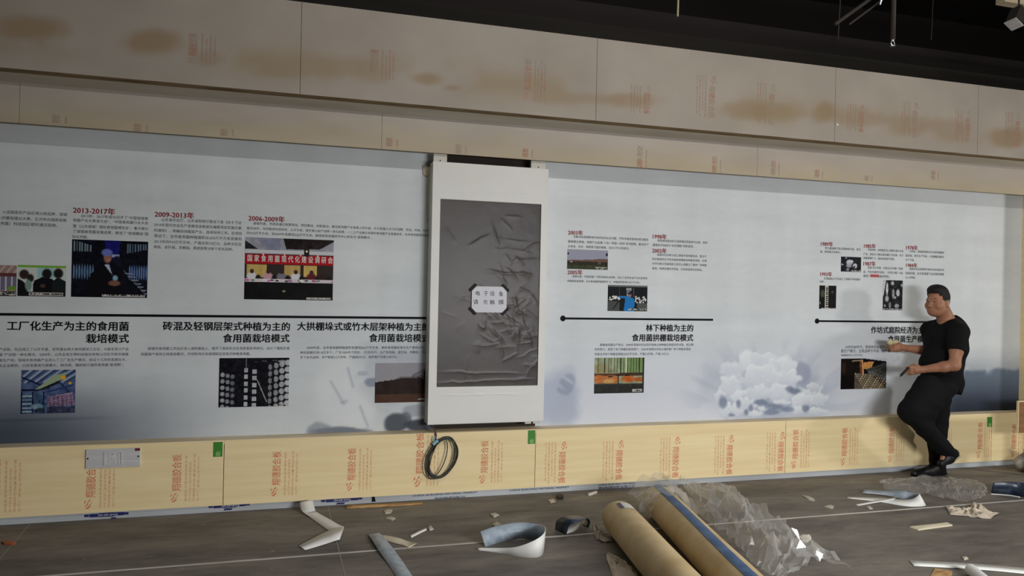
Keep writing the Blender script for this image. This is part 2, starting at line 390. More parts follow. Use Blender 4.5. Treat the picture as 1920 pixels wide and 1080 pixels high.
for i in range(5):
    g = .0022
    mb = MB(); mb.box((seams[i]+g, YB, zP0), (seams[i+1]-g, YB+.012, zP1-.004), 'ply')
    for px, y0, y1, up in stamps[i]: stamp(mb, px, y0, y1, YB, up)
    o = tag(mb.build('plywood_sheet', M['ply']), plabels[i], 'plywood sheet', 'plywood base sheets under the mural')
    if i in stick:
        x0, x1, y0, y1 = stick[i]; a = WL(x0, y0, YB); b = WL(x1, y1, YB)
        mb = MB(); mb.box((a[0], YB-.0012, b[2]), (b[0], YB, a[2]), 'green')
        w = b[0]-a[0]; h = a[2]-b[2]
        for k in range(4):
            mb.box((a[0]+w*(.3+.13*k), YB-.0016, b[2]+h*.05), (a[0]+w*(.37+.13*k), YB-.0012, b[2]+h*(.3+.08*(k % 2))), 'green_pale')
        s = mb.build('sticker', M['green'], parent=o); s['label'] = 'green product sticker'

# ------------------------------------------------------------------ band and fascia boards: white overspray over plywood, painted into vertex colours
def painted_board(name, x0, x1, z0, z1, Y, th, colf, label, cat, group, stampf=None, dx=.03, dz=.02):
    nx = max(2, int((x1-x0)/dx)); nz = max(2, int((z1-z0)/dz))
    xs = np.linspace(x0, x1, nx+1); zs = np.linspace(z0, z1, nz+1); Xg, Zg = np.meshgrid(xs, zs)
    v = np.stack([Xg.ravel(), np.full(Xg.size, Y), Zg.ravel()], 1)
    f = [(j*(nx+1)+i, j*(nx+1)+i+1, (j+1)*(nx+1)+i+1, (j+1)*(nx+1)+i) for j in range(nz) for i in range(nx)]
    px, py = proj(Xg, np.full_like(Xg, Y), Zg)
    c = lin(np.clip(colf(px, py, Xg, Zg), 0, 255)/255).reshape(-1, 3)
    mb = MB(); mb.add(v, f, 'print_matte')
    # body of the board
    n0 = mb.n
    mb.box((x0, Y+.0005, z0), (x1, Y+th, z1), 'ply_edge')
    if stampf: stampf(mb)
    cc = np.full((mb.n, 3), .3); cc[:n0] = c
    o = mb.build(name, M['ply_edge'], cols=('POINT', cc))
    return tag(o, label, cat, group)
M['print_matte'] = vcol_mat('oversprayed_plywood', .65, .25)
def mixc(c, d, w): return c*(1-w[..., None])+np.array(d)*w[..., None]
blobs = [(60, 52, 75, 26, .85), (285, 78, 62, 26, .9), (395, 108, 40, 18, .45), (800, 148, 34, 14, .8), (845, 165, 18, 6, .6), (530, 135, 60, 14, .45), (640, 128, 60, 20, .4), (700, 140, 34, 22, .4),
         (1090, 185, 90, 14, .5), (1180, 188, 60, 16, .6), (1400, 205, 50, 20, .7), (1460, 212, 60, 18, .65), (1545, 212, 24, 22, .9), (1620, 222, 55, 20, .6), (1700, 235, 60, 22, .55), (1780, 245, 60, 24, .55), (1890, 258, 50, 22, .9)]
def fascia_col(px, py, X, Z):
    c = np.zeros(px.shape+(3,))+np.array((168, 159, 148))
    n = fbm(X*3, Z*3, 3); c = c+((n-.5)*18)[..., None]
    for bx, by, rx, ry, w in blobs:
        d = np.sqrt(((px-bx)/rx)**2+((py-by)/ry)**2)+(fbm(X*6, Z*6, 11)-.5)*.7
        c = mixc(c, (146, 122, 90), w*.75*(1-sstep(.35, 1.25, d)))
    band = np.exp(-((Z-(zF0+.22))/.11)**2)*sstep(.42, .62, fbm(X*1.1, Z*2, 21))
    c = mixc(c, (152, 134, 104), band*.6)
    return c
def band_col(px, py, X, Z):
    c = np.zeros(px.shape+(3,))+np.array((176, 167, 157))
    t = sstep(zB1-.02, zB0, Z+(fbm(X*4, Z*5, 5)-.5)*.12)
    c = mixc(c, (180, 167, 140), t*.8)
    return c+((fbm(X*2.5, Z*9, 8)-.5)*16)[..., None]
fs = [XL, WL(564, 100, YF)[0], WL(1118, 180, YF)[0], WL(1565.5, 220, YF)[0], WL(1833, 255, YF)[0], XR]
fl = ['leftmost board of the upper fascia with two brown smudges', 'upper fascia board above the display, dark pointed smudge', 'upper fascia board right of centre with faint red stamps', 'short upper fascia board with a screw coloured as a white glint at its left end', 'last upper fascia board at the right picture edge']
fst = [[(362, 62, 120, 1)], [(702, 92, 150, 1), (990, 110, 190, 1)], [(1214, 160, 214, 0), (1336, 140, 222, 0), (1448, 155, 235, 0)], [(1615, 195, 248, 0), (1716, 190, 258, 0), (1815, 205, 266, 0)], [(1908, 210, 275, 0)]]
for i in range(5):
    def sf(mb, i=i):
        for px, y0, y1, up in fst[i]: stamp(mb, px, y0, y1, YF, bool(up), 'stamp_faint', 'stamp_faint')
        if i == 3:
            p = WL(1569.5, 234, YF); mb.tube([(p[0], YF-.006, p[2]), (p[0], YF+.002, p[2])], .012, 'plaster')  # screw head in pale colour, its glint is painted in
    painted_board('fascia_board', fs[i]+.0015, fs[i+1]-.0015, zF0, zF1, YF, .018, fascia_col, fl[i], 'board', 'boards of the upper fascia', sf)
bs = [XL, WL(37, 185, YB)[0], WL(716, 245, YB)[0], WL(1420, 300, YB)[0], XR]
bl = ['left end of the lower band board, before the first vertical seam', 'lower band board above the left mural', 'lower band board above the white display and nearby mural', 'lower band board above the right-hand year columns']
bst = [[], [(105, 215, 232, 1), (258, 232, 248, 1), (420, 245, 256, 1)], [(730, 258, 276, 0), (860, 270, 290, 0), (985, 278, 296, 0), (1200, 272, 318, 0), (1340, 292, 325, 0)], [(1450, 300, 330, 0), (1532, 318, 334, 0), (1625, 330, 340, 0), (1750, 320, 338, 0)]]
for i in range(4):
    def sf(mb, i=i):
        for px, y0, y1, up in bst[i]:
            t = WL(px, y0, YB); b = WL(px, y1, YB)
            put_text(mb, '德胶', (t[0], YB-.0006, b[2]+.004), (0, 0, 1), (-1, 0, 0), max(.05, (t[2]-b[2])*.95), .05, .01, 'stamp_faint')
            put_text(mb, '规格等级', (t[0]+.06, YB-.0006, b[2]+.004), (0, 0, 1), (-1, 0, 0), max(.05, (t[2]-b[2])*.8), .015, 0, 'stamp_faint')
    painted_board('band_board', bs[i]+.001, bs[i+1]-.001, zB0, zB1+.006, YB, .022, band_col, bl[i], 'board', 'boards of the lower band', sf)

# ------------------------------------------------------------------ printed mural
zM0, zM1 = zP1-.002, zB0+.05
xbl, xbr = WL(809, 500, YP)[0]+.04, WL(1018, 500, YP)[0]-.04
def ell(px, py, cx, cy, rx, ry, ang=0):
    c, s = math.cos(ang), math.sin(ang); x, y = px-cx, py-cy
    return np.sqrt(((x*c+y*s)/rx)**2+((-x*s+y*c)/ry)**2)
def mural_col(px, py, X, Z):
    c = np.zeros(px.shape+(3,))+np.array((207, 212, 214.))
    st = (fbm(X*5, Z*.7, 31)-.5)*12+(fbm(X*1.2, Z*9, 33)-.5)*13+(fbm(X*14, Z*40, 35)-.5)*6
    c = c+st[..., None]*np.array((1, 1, 1))
    # left: mist darkening to a navy lake
    w = sstep(640, 830, py+(fbm(X*1.2, Z*2.2, 40)-.5)*60)*sstep(520, -20, px)
    c = mixc(c, (66, 74, 88), w*.98)
    w = np.exp(-((py-(789-.03*px))/2.5)**2)*sstep(260, 60, px)*.5; c = mixc(c, (60, 66, 80), w)
    # middle: pale trunk shape, hills and dark stones
    L = px < 830
    w = np.where(L, sstep(1.15, .6, ell(px, py, 655, 735, 75, 75)), 0); c = mixc(c, (226, 228, 230), w*.5)
    w = np.where(L, sstep(1.1, .5, ell(px, py, 745, 700, 95, 70)+(fbm(X*6, Z*6, 44)-.5)*.8), 0); c = mixc(c, (176, 182, 190), w*.6)
    for cx, cy, rx, ry, col, ww in ((640, 810, 60, 10, (108, 114, 126), .9), (600, 808, 26, 16, (126, 132, 144), .6), (742, 792, 22, 20, (78, 84, 92), .95), (762, 785, 10, 13, (88, 94, 102), .8), (790, 798, 30, 12, (66, 71, 80), .95),
                                   (700, 717, 16, 8, (128, 136, 152), .8), (680, 700, 10, 4, (160, 168, 180), .6), (780, 770, 26, 12, (128, 136, 146), .5)):
        w = np.where(L, sstep(1.2, .75, ell(px, py, cx, cy, rx, ry)+(fbm(X*9, Z*9, 47)-.5)*.6), 0); c = mixc(c, col, w*ww)
    for (ax, ay, bx, by) in ((620, 715, 645, 758), (675, 762, 690, 800), (652, 690, 662, 725), (640, 755, 650, 752)):
        t = np.clip(((px-ax)*(bx-ax)+(py-ay)*(by-ay))/((bx-ax)**2+(by-ay)**2), 0, 1)
        d = np.hypot(px-ax-t*(bx-ax), py-ay-t*(by-ay)); c = mixc(c, (150, 158, 170), np.where(L, np.exp(-(d/2.2)**2), 0)*.55)
    w = np.where(L, np.exp(-((py-672)/26)**2)*sstep(650, 790, px)*(.4+.6*vnoise(X*24, Z*1, 51)), 0); c = mixc(c, (168, 176, 186), w*.6)
    # right sheet: soft lilac tone, faint mushroom at its left foot
    Rr = px > 1000
    w = np.where(Rr, sstep(560, 760, py)*sstep(1850, 1500, px), 0); c = mixc(c, (206, 210, 222), w*.6)
    w = np.where(Rr, sstep(1.2, .5, ell(px, py, 1040, 750, 52, 62)+(fbm(X*5, Z*5, 60)-.5)*.9), 0); c = mixc(c, (164, 174, 192), w*.75)
    w = np.where(Rr, sstep(1.1, .7, ell(px, py, 1062, 722, 16, 26, .5)), 0)*sstep(.4, .6, vnoise(X*14+Z*20, Z*3, 61)); c = mixc(c, (130, 142, 162), w*.55)
    # oyster mushroom cluster: blue-grey shade first, then pale lobes back to front
    sh = np.where(Rr, sstep(1.25, .55, ell(px, py, 1440, 735, 120, 62)+(fbm(X*3, Z*3, 63)-.5)*.8), 0); c = mixc(c, (162, 171, 188), sh*.75)
    fan = np.where(Rr, sstep(1.3, .9, ell(px, py, 1450, 730, 150, 80)), 0)*sstep(.5, .75, vnoise(np.arctan2(py-780, px-1440)*9, np.hypot(px-1440, py-780)*.02, 64)); c = mixc(c, (148, 158, 178), fan*.22)
    w = np.where(Rr, sstep(1.2, .8, ell(px, py, 1500, 700, 20, 22)), 0); c = mixc(c, (150, 158, 176), w*.8)
    lob = [(1400, 700, 44, 34), (1440, 688, 46, 26), (1372, 728, 22, 26), (1462, 700, 34, 28), (1430, 712, 36, 26), (1478, 712, 26, 22), (1390, 748, 18, 16), (1420, 738, 26, 16), (1458, 738, 26, 18), (1380, 768, 14, 14),
           (1402, 758, 20, 16), (1520, 745, 30, 22), (1500, 752, 20, 16), (1535, 752, 16, 14), (1498, 770, 18, 10), (1436, 768, 16, 8), (1360, 768, 12, 16), (1530, 772, 22, 8), (1465, 756, 16, 6), (1415, 776, 16, 6), (1525, 726, 12, 9), (1350, 745, 10, 14)]
    for i, (cx, cy, rx, ry) in enumerate(lob):
        d = ell(px, py, cx, cy, rx, ry)+(fbm(X*7, Z*7, 70+i)-.5)*.95+.12*np.sin(np.arctan2(py-cy, px-cx)*(5+i % 4)+i)
        w = np.where(Rr, sstep(1.05, .85, d), 0)
        th = np.arctan2(py-cy, px-cx)
        k = .62+.42*(cy-py)/ry*.6+.16*(vnoise(th*3.2+i*7, d*2.4, 120+i)-.5)+.2*sstep(.75, 1.0, d)*(py < cy)-.16*sstep(.6, 1.0, d)*(py > cy+.2*ry)
        k = np.clip(k, 0, 1)
        col = np.array((168, 178, 194.))*(1-k[..., None])+np.array((230, 233, 236.))*k[..., None]
        c = c*(1-w[..., None])+col*w[..., None]
    for cx, cy, rx, ry in ((1455, 762, 20, 6), (1425, 755, 12, 5), (1490, 733, 12, 5), (1355, 755, 8, 12), (1447, 773, 16, 5), (1480, 728, 8, 5), (1400, 773, 5, 6), (1372, 778, 9, 5), (1385, 758, 5, 9), (1510, 766, 7, 7), (1408, 766, 6, 9), (1476, 768, 12, 5)):
        w = np.where(Rr, sstep(1.3, .5, ell(px, py, cx, cy, rx, ry)+(fbm(X*12, Z*12, 99)-.5)*1.1), 0); c = mixc(c, (112, 124, 146), w*.75)
    # far right: navy lake with pale figures on the shore
    edge = fbm(X*2.2, Z*2, 81)
    w = sstep(640, 790, py+(edge-.5)*26)*sstep(1730, 1800, px); c = mixc(c, (58, 68, 86), w*1.0); w = sstep(690, 770, py)*sstep(1740, 1800, px); c = mixc(c, (30, 35, 46), w*.85)
    w = np.where(px > 1780, sstep(688, 696, py+(vnoise(X*9, Z*0, 84)-.5)*10)*sstep(790, 700, py), 0); c = mixc(c, (84, 98, 116), w*.75)
    w = np.where(px > 1790, np.exp(-((py-694)/7)**2)*sstep(.55, .8, vnoise(X*16, Z*5, 83)), 0); c = mixc(c, (190, 200, 210), w*.7)
    return c
def mural(x0, x1, label, dx=.011):
    nx = int((x1-x0)/dx); nz = int((zM1-zM0)/dx)
    Xg, Zg = np.meshgrid(np.linspace(x0, x1, nx+1), np.linspace(zM0, zM1, nz+1))
    px, py = proj(Xg, np.full_like(Xg, YP), Zg)
    c = lin(np.clip(mural_col(px, py, Xg, Zg), 0, 255)/255).reshape(-1, 3)
    v = np.stack([Xg.ravel(), np.full(Xg.size, YP), Zg.ravel()], 1)
    f = [(j*(nx+1)+i, j*(nx+1)+i+1, (j+1)*(nx+1)+i+1, (j+1)*(nx+1)+i) for j in range(nz) for i in range(nx)]
    root = empty('printed_mural', ((x0+x1)/2, YP, zM0)); tag(root, label, 'mural')
    mb = MB(); mb.add(v, f, 'print'); n0 = mb.n; mb.box((x0, YP+.0003, zM0), (x1, YP+.004, zM1), 'strip_grey')
    cc = np.full((mb.n, 3), .3); cc[:n0] = c
    mb.build('printed_sheet', M['print'], parent=root, cols=('POINT', cc))
    return root
mural_l = mural(XL+.02, xbl, 'left printed history mural of grey mist and navy water, left of white display')
mural_r = mural(xbr, XPR, 'right printed history mural with white mushroom cluster, behind the man')
YT = YP-.0015
def line(mb, s, px0, px1, py, m, h=None, bold=0):
    a = WL(px0, py, YT); bx = WL(px1, py+(px1-px0)*.01, YT)[0]
    put_text(mb, s, a, (1, 0, 0), (0, 0, 1), bx-a[0], h, bold, m)
def block(root, name, lines, mat_, h=None, bold=0):
    mb = MB()
    for s, x0, x1, y in lines: line(mb, s, x0, x1, y, mat_, h, bold)
    return mb.build(name, M[mat_], parent=root)
def year(root, s, x0, x1, y, h=None): block(root, 'year_heading', [(s, x0, x1, y)], 'ink_red', h, .022)
hb = .086
# left mural
block(mural_l, 'section_heading', [('工厂化生产为主的食用菌', 13, 242, 610.5), ('栽培模式', 161, 242, 634.5)], 'ink_black', None, .027)
block(mural_l, 'section_heading', [('砖混及轻钢层架式种植为主的', 305, 544, 611), ('食用菌栽培模式', 418, 543, 634)], 'ink_black', None, .027)
block(mural_l, 'section_heading', [('大拱棚垛式或竹木层架种植为主的', 557, 806, 611.5), ('食用菌栽培模式', 692, 806, 633.5)], 'ink_black', None, .027)
year(mural_l, '2013-2017年', 137, 216, 393.5); year(mural_l, '2009-2013年', 290, 364, 401); year(mural_l, '2006-2009年', 466, 534, 408.5)
pg = 'ink_grey'
block(mural_l, 'paragraph', [('入选国家农产品区域公用品牌，邹城', 4, 126, 397), ('线上的蘑菇擂台大赛，正式举办国家级裁', -12, 125, 407.5), ('（食用菌）科技园区顺利通过验收。', -10, 108, 418)], pg, None, .004)
block(mural_l, 'paragraph', [('2013年、2017年成功召开了“中国邹城食', 152, 278, 404.5), ('用菌产业化推进大会”、“中国食用菌行业大会', 137, 278, 412.5), ('暨（山东邹城）国际食用菌博览会”，集中展示', 137, 278, 423.5), ('了邹城食用菌发展成果，推进了“邹城蘑菇”国', 137, 278, 433.5), ('际化进程。', 136, 165, 443.5)], pg, None, .004)
block(mural_l, 'paragraph', [('山东省农业厅、山东省财政厅联合下发《关于下达', 303, 453, 411.5), ('2010年现代农业生产发展资金额度及编报项目实施方案', 289, 453, 421), ('的通知》，明确扶持菌菇产业，连续扶持三年。在项目', 289, 453, 431.5), ('带动下，全市食用菌种植面积从650万平方米发展到', 289, 453, 442), ('2013年的910万平方米，产值达到15亿元，品种涉及双', 289, 453, 452.5), ('孢菇、金针菇、杏鲍菇、真姬菇等20余个名优品种。', 288, 437, 462.5)], pg, None, .004)
block(mural_l, 'paragraph', [('邹城市委、市政府通过政策带动、项目推动、创新驱动，推动食用菌产业发展上的升级，大力实施人才兴农战略，农业、科技、科技、', 475, 806, 418.5), ('相互协作，共同推进科技研发、人才引进，逐步建立起产加销一体化经营、一二三产业融合发展的食用菌产业发展体系，全市食用菌栽培面积', 463, 806, 427.5), ('的410万平方米，到2009年发展到626万平方米。被国务院发展研究中心命名为“邹城模式”。', 463, 698, 436.5)], pg, None, .004)
block(mural_l, 'paragraph', [('产业链，先后成立了山东华盛、安悦菌业两大食用菌加工企业，与联系签订产品', -2, 241, 655), ('菌”产加销一体化模式。2009年，山东友和生物科技股份有限公司在平阳寺镇建', -2, 241, 665), ('菌生产线，邹城市食用菌产业进入了工厂化生产模式。经过十几年的发展壮大，', -2, 237, 675.5), ('业企业群的，已经发展成为规模大、档次高、辐射能力强的食用菌“航母群”。', -2, 232, 685.5)], pg, None, .004)
block(mural_l, 'paragraph', [('邹城市食用菌工作站在深入调研基础上，展开了高效农业生态修复技术研究，设计了塌陷区食', 277, 543, 653.5), ('用菌高产高效立体栽培模式，开创性地在采煤塌陷区层架式种植食用菌。', 264, 470, 664)], pg, None, .004)
block(mural_l, 'paragraph', [('2009年底，全市食用菌种植面积发展到626万平方米，拥有食用菌标准化生产基地27处，菌', 575, 806, 652), ('种培菇棚达到1.8万多个，广东1000多个村庄、1万多农户，主产双孢菇、金针菇、鸡腿菇、平菇等', 563, 806, 661), ('多个名优品种，年产鲜菇15万多吨，产值超6亿元，菇农每户均收入8万元。', 563, 745, 670)], pg, None, .004)
# right mural
block(mural_r, 'section_heading', [('林下种植为主的', 1211, 1300, 614.5), ('食用菌拱棚栽培模式', 1185, 1300, 633)], 'ink_black', None, .027)
block(mural_r, 'section_heading', [('作坊式庭院经济为主的', 1633, 1742, 618.5), ('食用菌生产模式', 1665, 1742, 635.5)], 'ink_black', None, .027)
for s, x0, x1, y in (('2003年', 1065, 1093, 435.6), ('2005年', 1064, 1092, 510), ('1998年', 1224, 1250, 443), ('2002年', 1223, 1250, 469.5), ('1989年', 1539, 1562, 457), ('1993年', 1538, 1560, 513.7),
                    ('1985年', 1620, 1642, 460.8), ('1987年', 1619, 1642, 494), ('1978年', 1699, 1721, 464), ('1984年', 1699, 1720, 497)): year(mural_r, s, x0, x1, y)
block(mural_r, 'paragraph', [('为解决采煤塌陷地失地农民的从业问题，平阳寺镇党委政府尝试着发', 1075, 1216, 443.5), ('展规模化种植，探索产业发展“三包一奖励一扶持”系列政策，解决农户', 1065, 1216, 452.5), ('在资金、技术、销售等方面的难题，试点工作大获成功。', 1065, 1180, 461.5)], pg, None, .004)
block(mural_r, 'paragraph', [('邹城市委、市政府推广平阳寺镇试点经验，出台了全市农业产业化扶持发', 1073, 1214, 518), ('的鼓励补贴政策，全市食用菌种植面积扩大，种植面积新增100万平方米。', 1064, 1200, 526.5)], pg, None, .004)
block(mural_r, 'paragraph', [('郭里镇党委政府引进种植双孢菇成功出菇，食用', 1233, 1326, 451), ('菌栽培开始成为“农民摆脱”的新途径。', 1224, 1301, 459)], pg, None, .004)
block(mural_r, 'paragraph', [('邹城市农办牵头成立邹城市食用菌协会，联合平', 1232, 1325, 477.5), ('阳寺镇政府在平阳寺镇采煤塌陷地种植双孢菇，在西', 1223, 1325, 485.5), ('外环科普示范基地和土旺村山洞建立了菌种厂及种植', 1223, 1325, 494), ('基地，取得显著经济效益、生态效益和社会效益。', 1223, 1317, 503)], pg, None, .004)
block(mural_r, 'paragraph', [('根据食用菌生产特点，2004年邹城市农业局开始推主林种植双孢菇间作试验，经过两', 1125, 1300, 646.5), ('年的努力，获得了林下种植的高效稳产，2006年邹城市开始大面积推广林下种植双孢菇', 1115, 1295, 655), ('年底全市林下种植双孢菇230万平方米，产量2.5万吨，产值1.3亿元。', 1115, 1255, 664)], pg, None, .004)
block(mural_r, 'paragraph', [('常生菌菇被平菇全等种培平菇，金针', 1547, 1614, 465), ('菇，获得重大的成功。', 1538, 1576, 471.5)], pg, None, .004)
block(mural_r, 'paragraph', [('在邹城成人中专成立了邹城市食用菌研', 1545, 1613, 522), ('究所。', 1537, 1546, 528)], pg, None, .004)
block(mural_r, 'paragraph', [('市政府将，食用菌业列入邹城市重点农业', 1627, 1694, 468), ('产业，政府大力推动食用菌产业发展，也于', 1619, 1694, 476), ('种植规模扩大，栽培品种逐步增加。', 1619, 1678, 483.5)], pg, None, .004)
block(mural_r, 'paragraph', [('省委书记考察，年底在全市推广发展', 1627, 1693, 501.5), ('菇，平阳寺镇的代表队，《农民日报》头版', 1619, 1693, 509.5), ('报道了邹城食用菌的经验。', 1619, 1668, 517)], pg, None, .004)
mb = MB(); a = WL(1632, 514, YT+.0004); b = WL(1648, 520, YT+.0004); mb.box((a[0], YT+.0004, b[2]), (b[0], YT+.0009, a[2]), 'hl')
M['hl'] = mat('pink_highlight', rgb(214, 90, 96), .5, .3); mb.build('highlight', M['hl'], parent=mural_r)
block(mural_r, 'paragraph', [('1978年，邹城城郊两村合办食用菌菌种', 1706, 1770, 471), ('栽培场，率先生产平菇、小菇棚栽培模式', 1698, 1770, 479), ('生产平菇。', 1698, 1715, 487)], pg, None, .004)
block(mural_r, 'paragraph', [('邹城市农业局聘请专家举办食用菌培训', 1705, 1770, 504), ('班两百期，全市食用菌产业发展到规模', 1698, 1770, 512), ('以上的种植。', 1698, 1717, 520)], pg, None, .004)
block(mural_r, 'paragraph', [('20世纪80年代，邹城食用菌栽培以小规模，全市食用菌农户，产量低、', 1585, 1742, 650.5), ('菌生产模式，主栽品种为平菇，生产管理粗放，产量低、品质差，市场', 1577, 1742, 658), ('种植面积仅为10万平方米。', 1577, 1618, 666)], pg, None, .004)
# timelines
mb = MB(); a = WL(-90, 588.5, YT); b = WL(806, 595, YT); mb.box((a[0]-.3, YT-.0005, a[2]-.009), (b[0]+.02, YP-.0004, a[2]+.009)); mb.build('timeline_bar', M['ink_black'], parent=mural_l)
for x0, x1, y in ((1055.5, 1337, 597), (1532, 1800, 602)):
    mb = MB(); a = WL(x0, y, YT); b = WL(x1, y+4, YT); mb.box((a[0], YT-.0005, a[2]-.0085), (b[0], YP-.0004, a[2]+.0085))
    mb.prism([(a[0]+.024*math.cos(t*math.pi/10), YT-.001, a[2]+.024*math.sin(t*math.pi/10)) for t in range(20)], (0, .002, 0))
    mb.build('timeline_bar', M['ink_black'], parent=mural_r)

# ------------------------------------------------------------------ photographs printed on the mural (coloured cells)
class Pic:
    def __init__(s, w, h, c):
        s.w, s.h = w, h; s.v, s.u = np.meshgrid((np.arange(h)+.5)/h, (np.arange(w)+.5)/w, indexing='ij'); s.a = np.zeros((h, w, 3))+np.array(c, float)
    def put(s, m, c): s.a = s.a*(1-np.clip(m, 0, 1)[..., None])+np.array(c, float)*np.clip(m, 0, 1)[..., None]; return s
    def rect(s, u0, v0, u1, v1, c): return s.put(((s.u >= u0) & (s.u <= u1) & (s.v >= v0) & (s.v <= v1))*1.0, c)
    def ell(s, cx, cy, rx, ry, c, soft=.25): return s.put(sstep(1+soft, 1-soft, np.hypot((s.u-cx)/rx, (s.v-cy)/ry)), c)
    def poly(s, P, c):
        m = np.zeros_like(s.u, bool); n = len(P)
        for i in range(n):
            (x0, y0), (x1, y1) = P[i], P[(i+1) % n]
            if y0 == y1: continue
            m ^= ((y0 > s.v) != (y1 > s.v)) & (s.u < (x1-x0)*(s.v-y0)/(y1-y0)+x0)
        return s.put(m*1.0, c)
    def seg(s, x0, y0, x1, y1, w, c):
        t = np.clip(((s.u-x0)*(x1-x0)+(s.v-y0)*(y1-y0))/((x1-x0)**2+(y1-y0)**2+1e-9), 0, 1)
        return s.put(sstep(w*1.2, w*.7, np.hypot(s.u-x0-t*(x1-x0), s.v-y0-t*(y1-y0))), c)
    def noise(s, amp, sx, sy, seed, m=1.0): s.a = s.a+(((fbm(s.u*sx, s.v*sy, seed)-.5)*amp)*m)[..., None]; return s
    def cap(s, u0, v0, u1, v1):
        s.rect(u0, v0, u1, v1, (190, 186, 180))
        m = ((s.u > u0+.01) & (s.u < u1-.01) & (s.v > v0+.008) & (s.v < v1-.008))*(vnoise(s.u*s.w*.7, s.v*s.h*.6, 5) > .45); return s.put(m*1.0, (60, 60, 60))
def photo(root, P, x0, x1, ytop, ybot):
    a = WL(x0, ytop, YP); b = WL(x1, ytop+(x1-x0)*.02, YP); z0 = WL(x0, ybot, YP)[2]
    w, h = P.w, P.h; xs = np.linspace(a[0], b[0], w+1); zs = np.linspace(a[2], z0, h+1); Xg, Zg = np.meshgrid(xs, zs); y = YP-.0018
    v = np.stack([Xg.ravel(), np.full(Xg.size, y), Zg.ravel()], 1)
    f = [(j*(w+1)+i, (j+1)*(w+1)+i, (j+1)*(w+1)+i+1, j*(w+1)+i+1) for j in range(h) for i in range(w)]
    mb = MB(); mb.add(v, f, 'photo'); nf = len(f)*4
    mb.box((a[0], y+.0003, z0), (b[0], YP-.0003, a[2]), 'ink_black')
    c = np.repeat(lin(np.clip(P.a, 0, 255)/255).reshape(-1, 3), 4, axis=0); cc = np.full((nf+24, 3), .05); cc[:nf] = c
    return mb.build('photo_print', M['photo'], parent=root, cols=('CORNER', cc))
# greenhouse roof photo at the frame edge
P = Pic(50, 44, (150, 120, 112)); P.rect(0, 0, 1, .3, (150, 124, 118)); [P.seg(i*.2-.1, .3, i*.2+.1, 0, .03, (186, 160, 150)) for i in range(7)]
P.rect(0, .26, 1, .36, (96, 58, 56)).rect(0, .36, 1, .8, (110, 104, 128)).rect(.1, .4, .5, .8, (66, 54, 120)); [P.rect(.05+.16*i, .36, .09+.16*i, .84, (196, 192, 200)) for i in range(6)]
P.ell(.88, .74, .12, .08, (110, 150, 60)); P.rect(.5, .84, 1, 1, (70, 66, 70)).cap(.55, .86, .98, .98)
photo(mural_l, P, -40, 31.5, 496, 554.5)
# group of people in dark coats
P = Pic(60, 40, (196, 204, 196)); P.rect(0, 0, 1, .07, (120, 170, 60)).rect(.4, .07, .75, .4, (150, 190, 196))
P.ell(.13, .3, .1, .15, (52, 40, 38)).ell(.26, .42, .07, .13, (44, 38, 38)).ell(.6, .27, .1, .16, (30, 26, 26)).ell(.84, .25, .1, .16, (32, 28, 28))
P.poly([(0, .45), (.1, .5), (.2, .7), (.2, 1), (0, 1)], (24, 22, 24)).poly([(.3, 1), (.33, .5), (.5, .38), (.7, .42), (.78, .55), (.78, 1)], (20, 20, 24)).poly([(.72, 1), (.72, .5), (.84, .38), (1, .5), (1, 1)], (28, 34, 36))
P.ell(.22, .65, .07, .18, (120, 150, 140)).ell(.52, .66, .06, .06, (80, 60, 52)).rect(0, .86, 1, 1, (26, 26, 28)).cap(.24, .88, .95, .97)
photo(mural_l, P, 34, 124, 496.5, 555)
# man in suit and hair net among lit racks
P = Pic(100, 78, (14, 16, 26)); P.poly([(.42, 0), (.63, 0), (.6, .33), (.46, .33)], (24, 24, 104)).noise(26, 22, 30, 3)
for i in range(9): P.rect(.02+.035*i, .02+.012*i, .035+.035*i, .2, (110, 130, 140)) if i < 7 else None
for i in range(9): P.rect(.72+.035*i, .05, .735+.035*i, .22-.01*i, (90, 110, 130))
for i in range(8): P.ell(.03+.035*i, .56, .011, .13, (96, 126, 160))
for i in range(8): P.ell(.76+.032*i, .56, .011, .13, (96, 120, 170))
P.seg(.68, .52, .98, .94, .012, (60, 64, 76)); [P.seg(.7+.045*i, .57+.06*i, .8+.035*i, .58+.058*i, .012, (120, 130, 150)) for i in range(7)]
P.rect(.52, .24, .62, .3, (150, 166, 196)).ell(.59, .36, .055, .09, (24, 24, 40))
P.poly([(.2, 1), (.24, .6), (.4, .42), (.56, .4), (.64, .55), (.66, 1)], (16, 14, 20)).poly([(.42, .42), (.5, .42), (.56, .66)], (176, 186, 206)).seg(.5, .43, .545, .62, .013, (24, 22, 48))
P.ell(.465, .3, .052, .1, (150, 102, 84)).ell(.455, .215, .072, .065, (104, 116, 186)).ell(.475, .345, .03, .012, (170, 126, 110)).ell(.57, .66, .035, .05, (130, 170, 190)).ell(.56, .75, .08, .05, (124, 84, 68)).cap(.4, .945, .97, .985)
photo(mural_l, P, 135.5, 278, 448.5, 556.5)
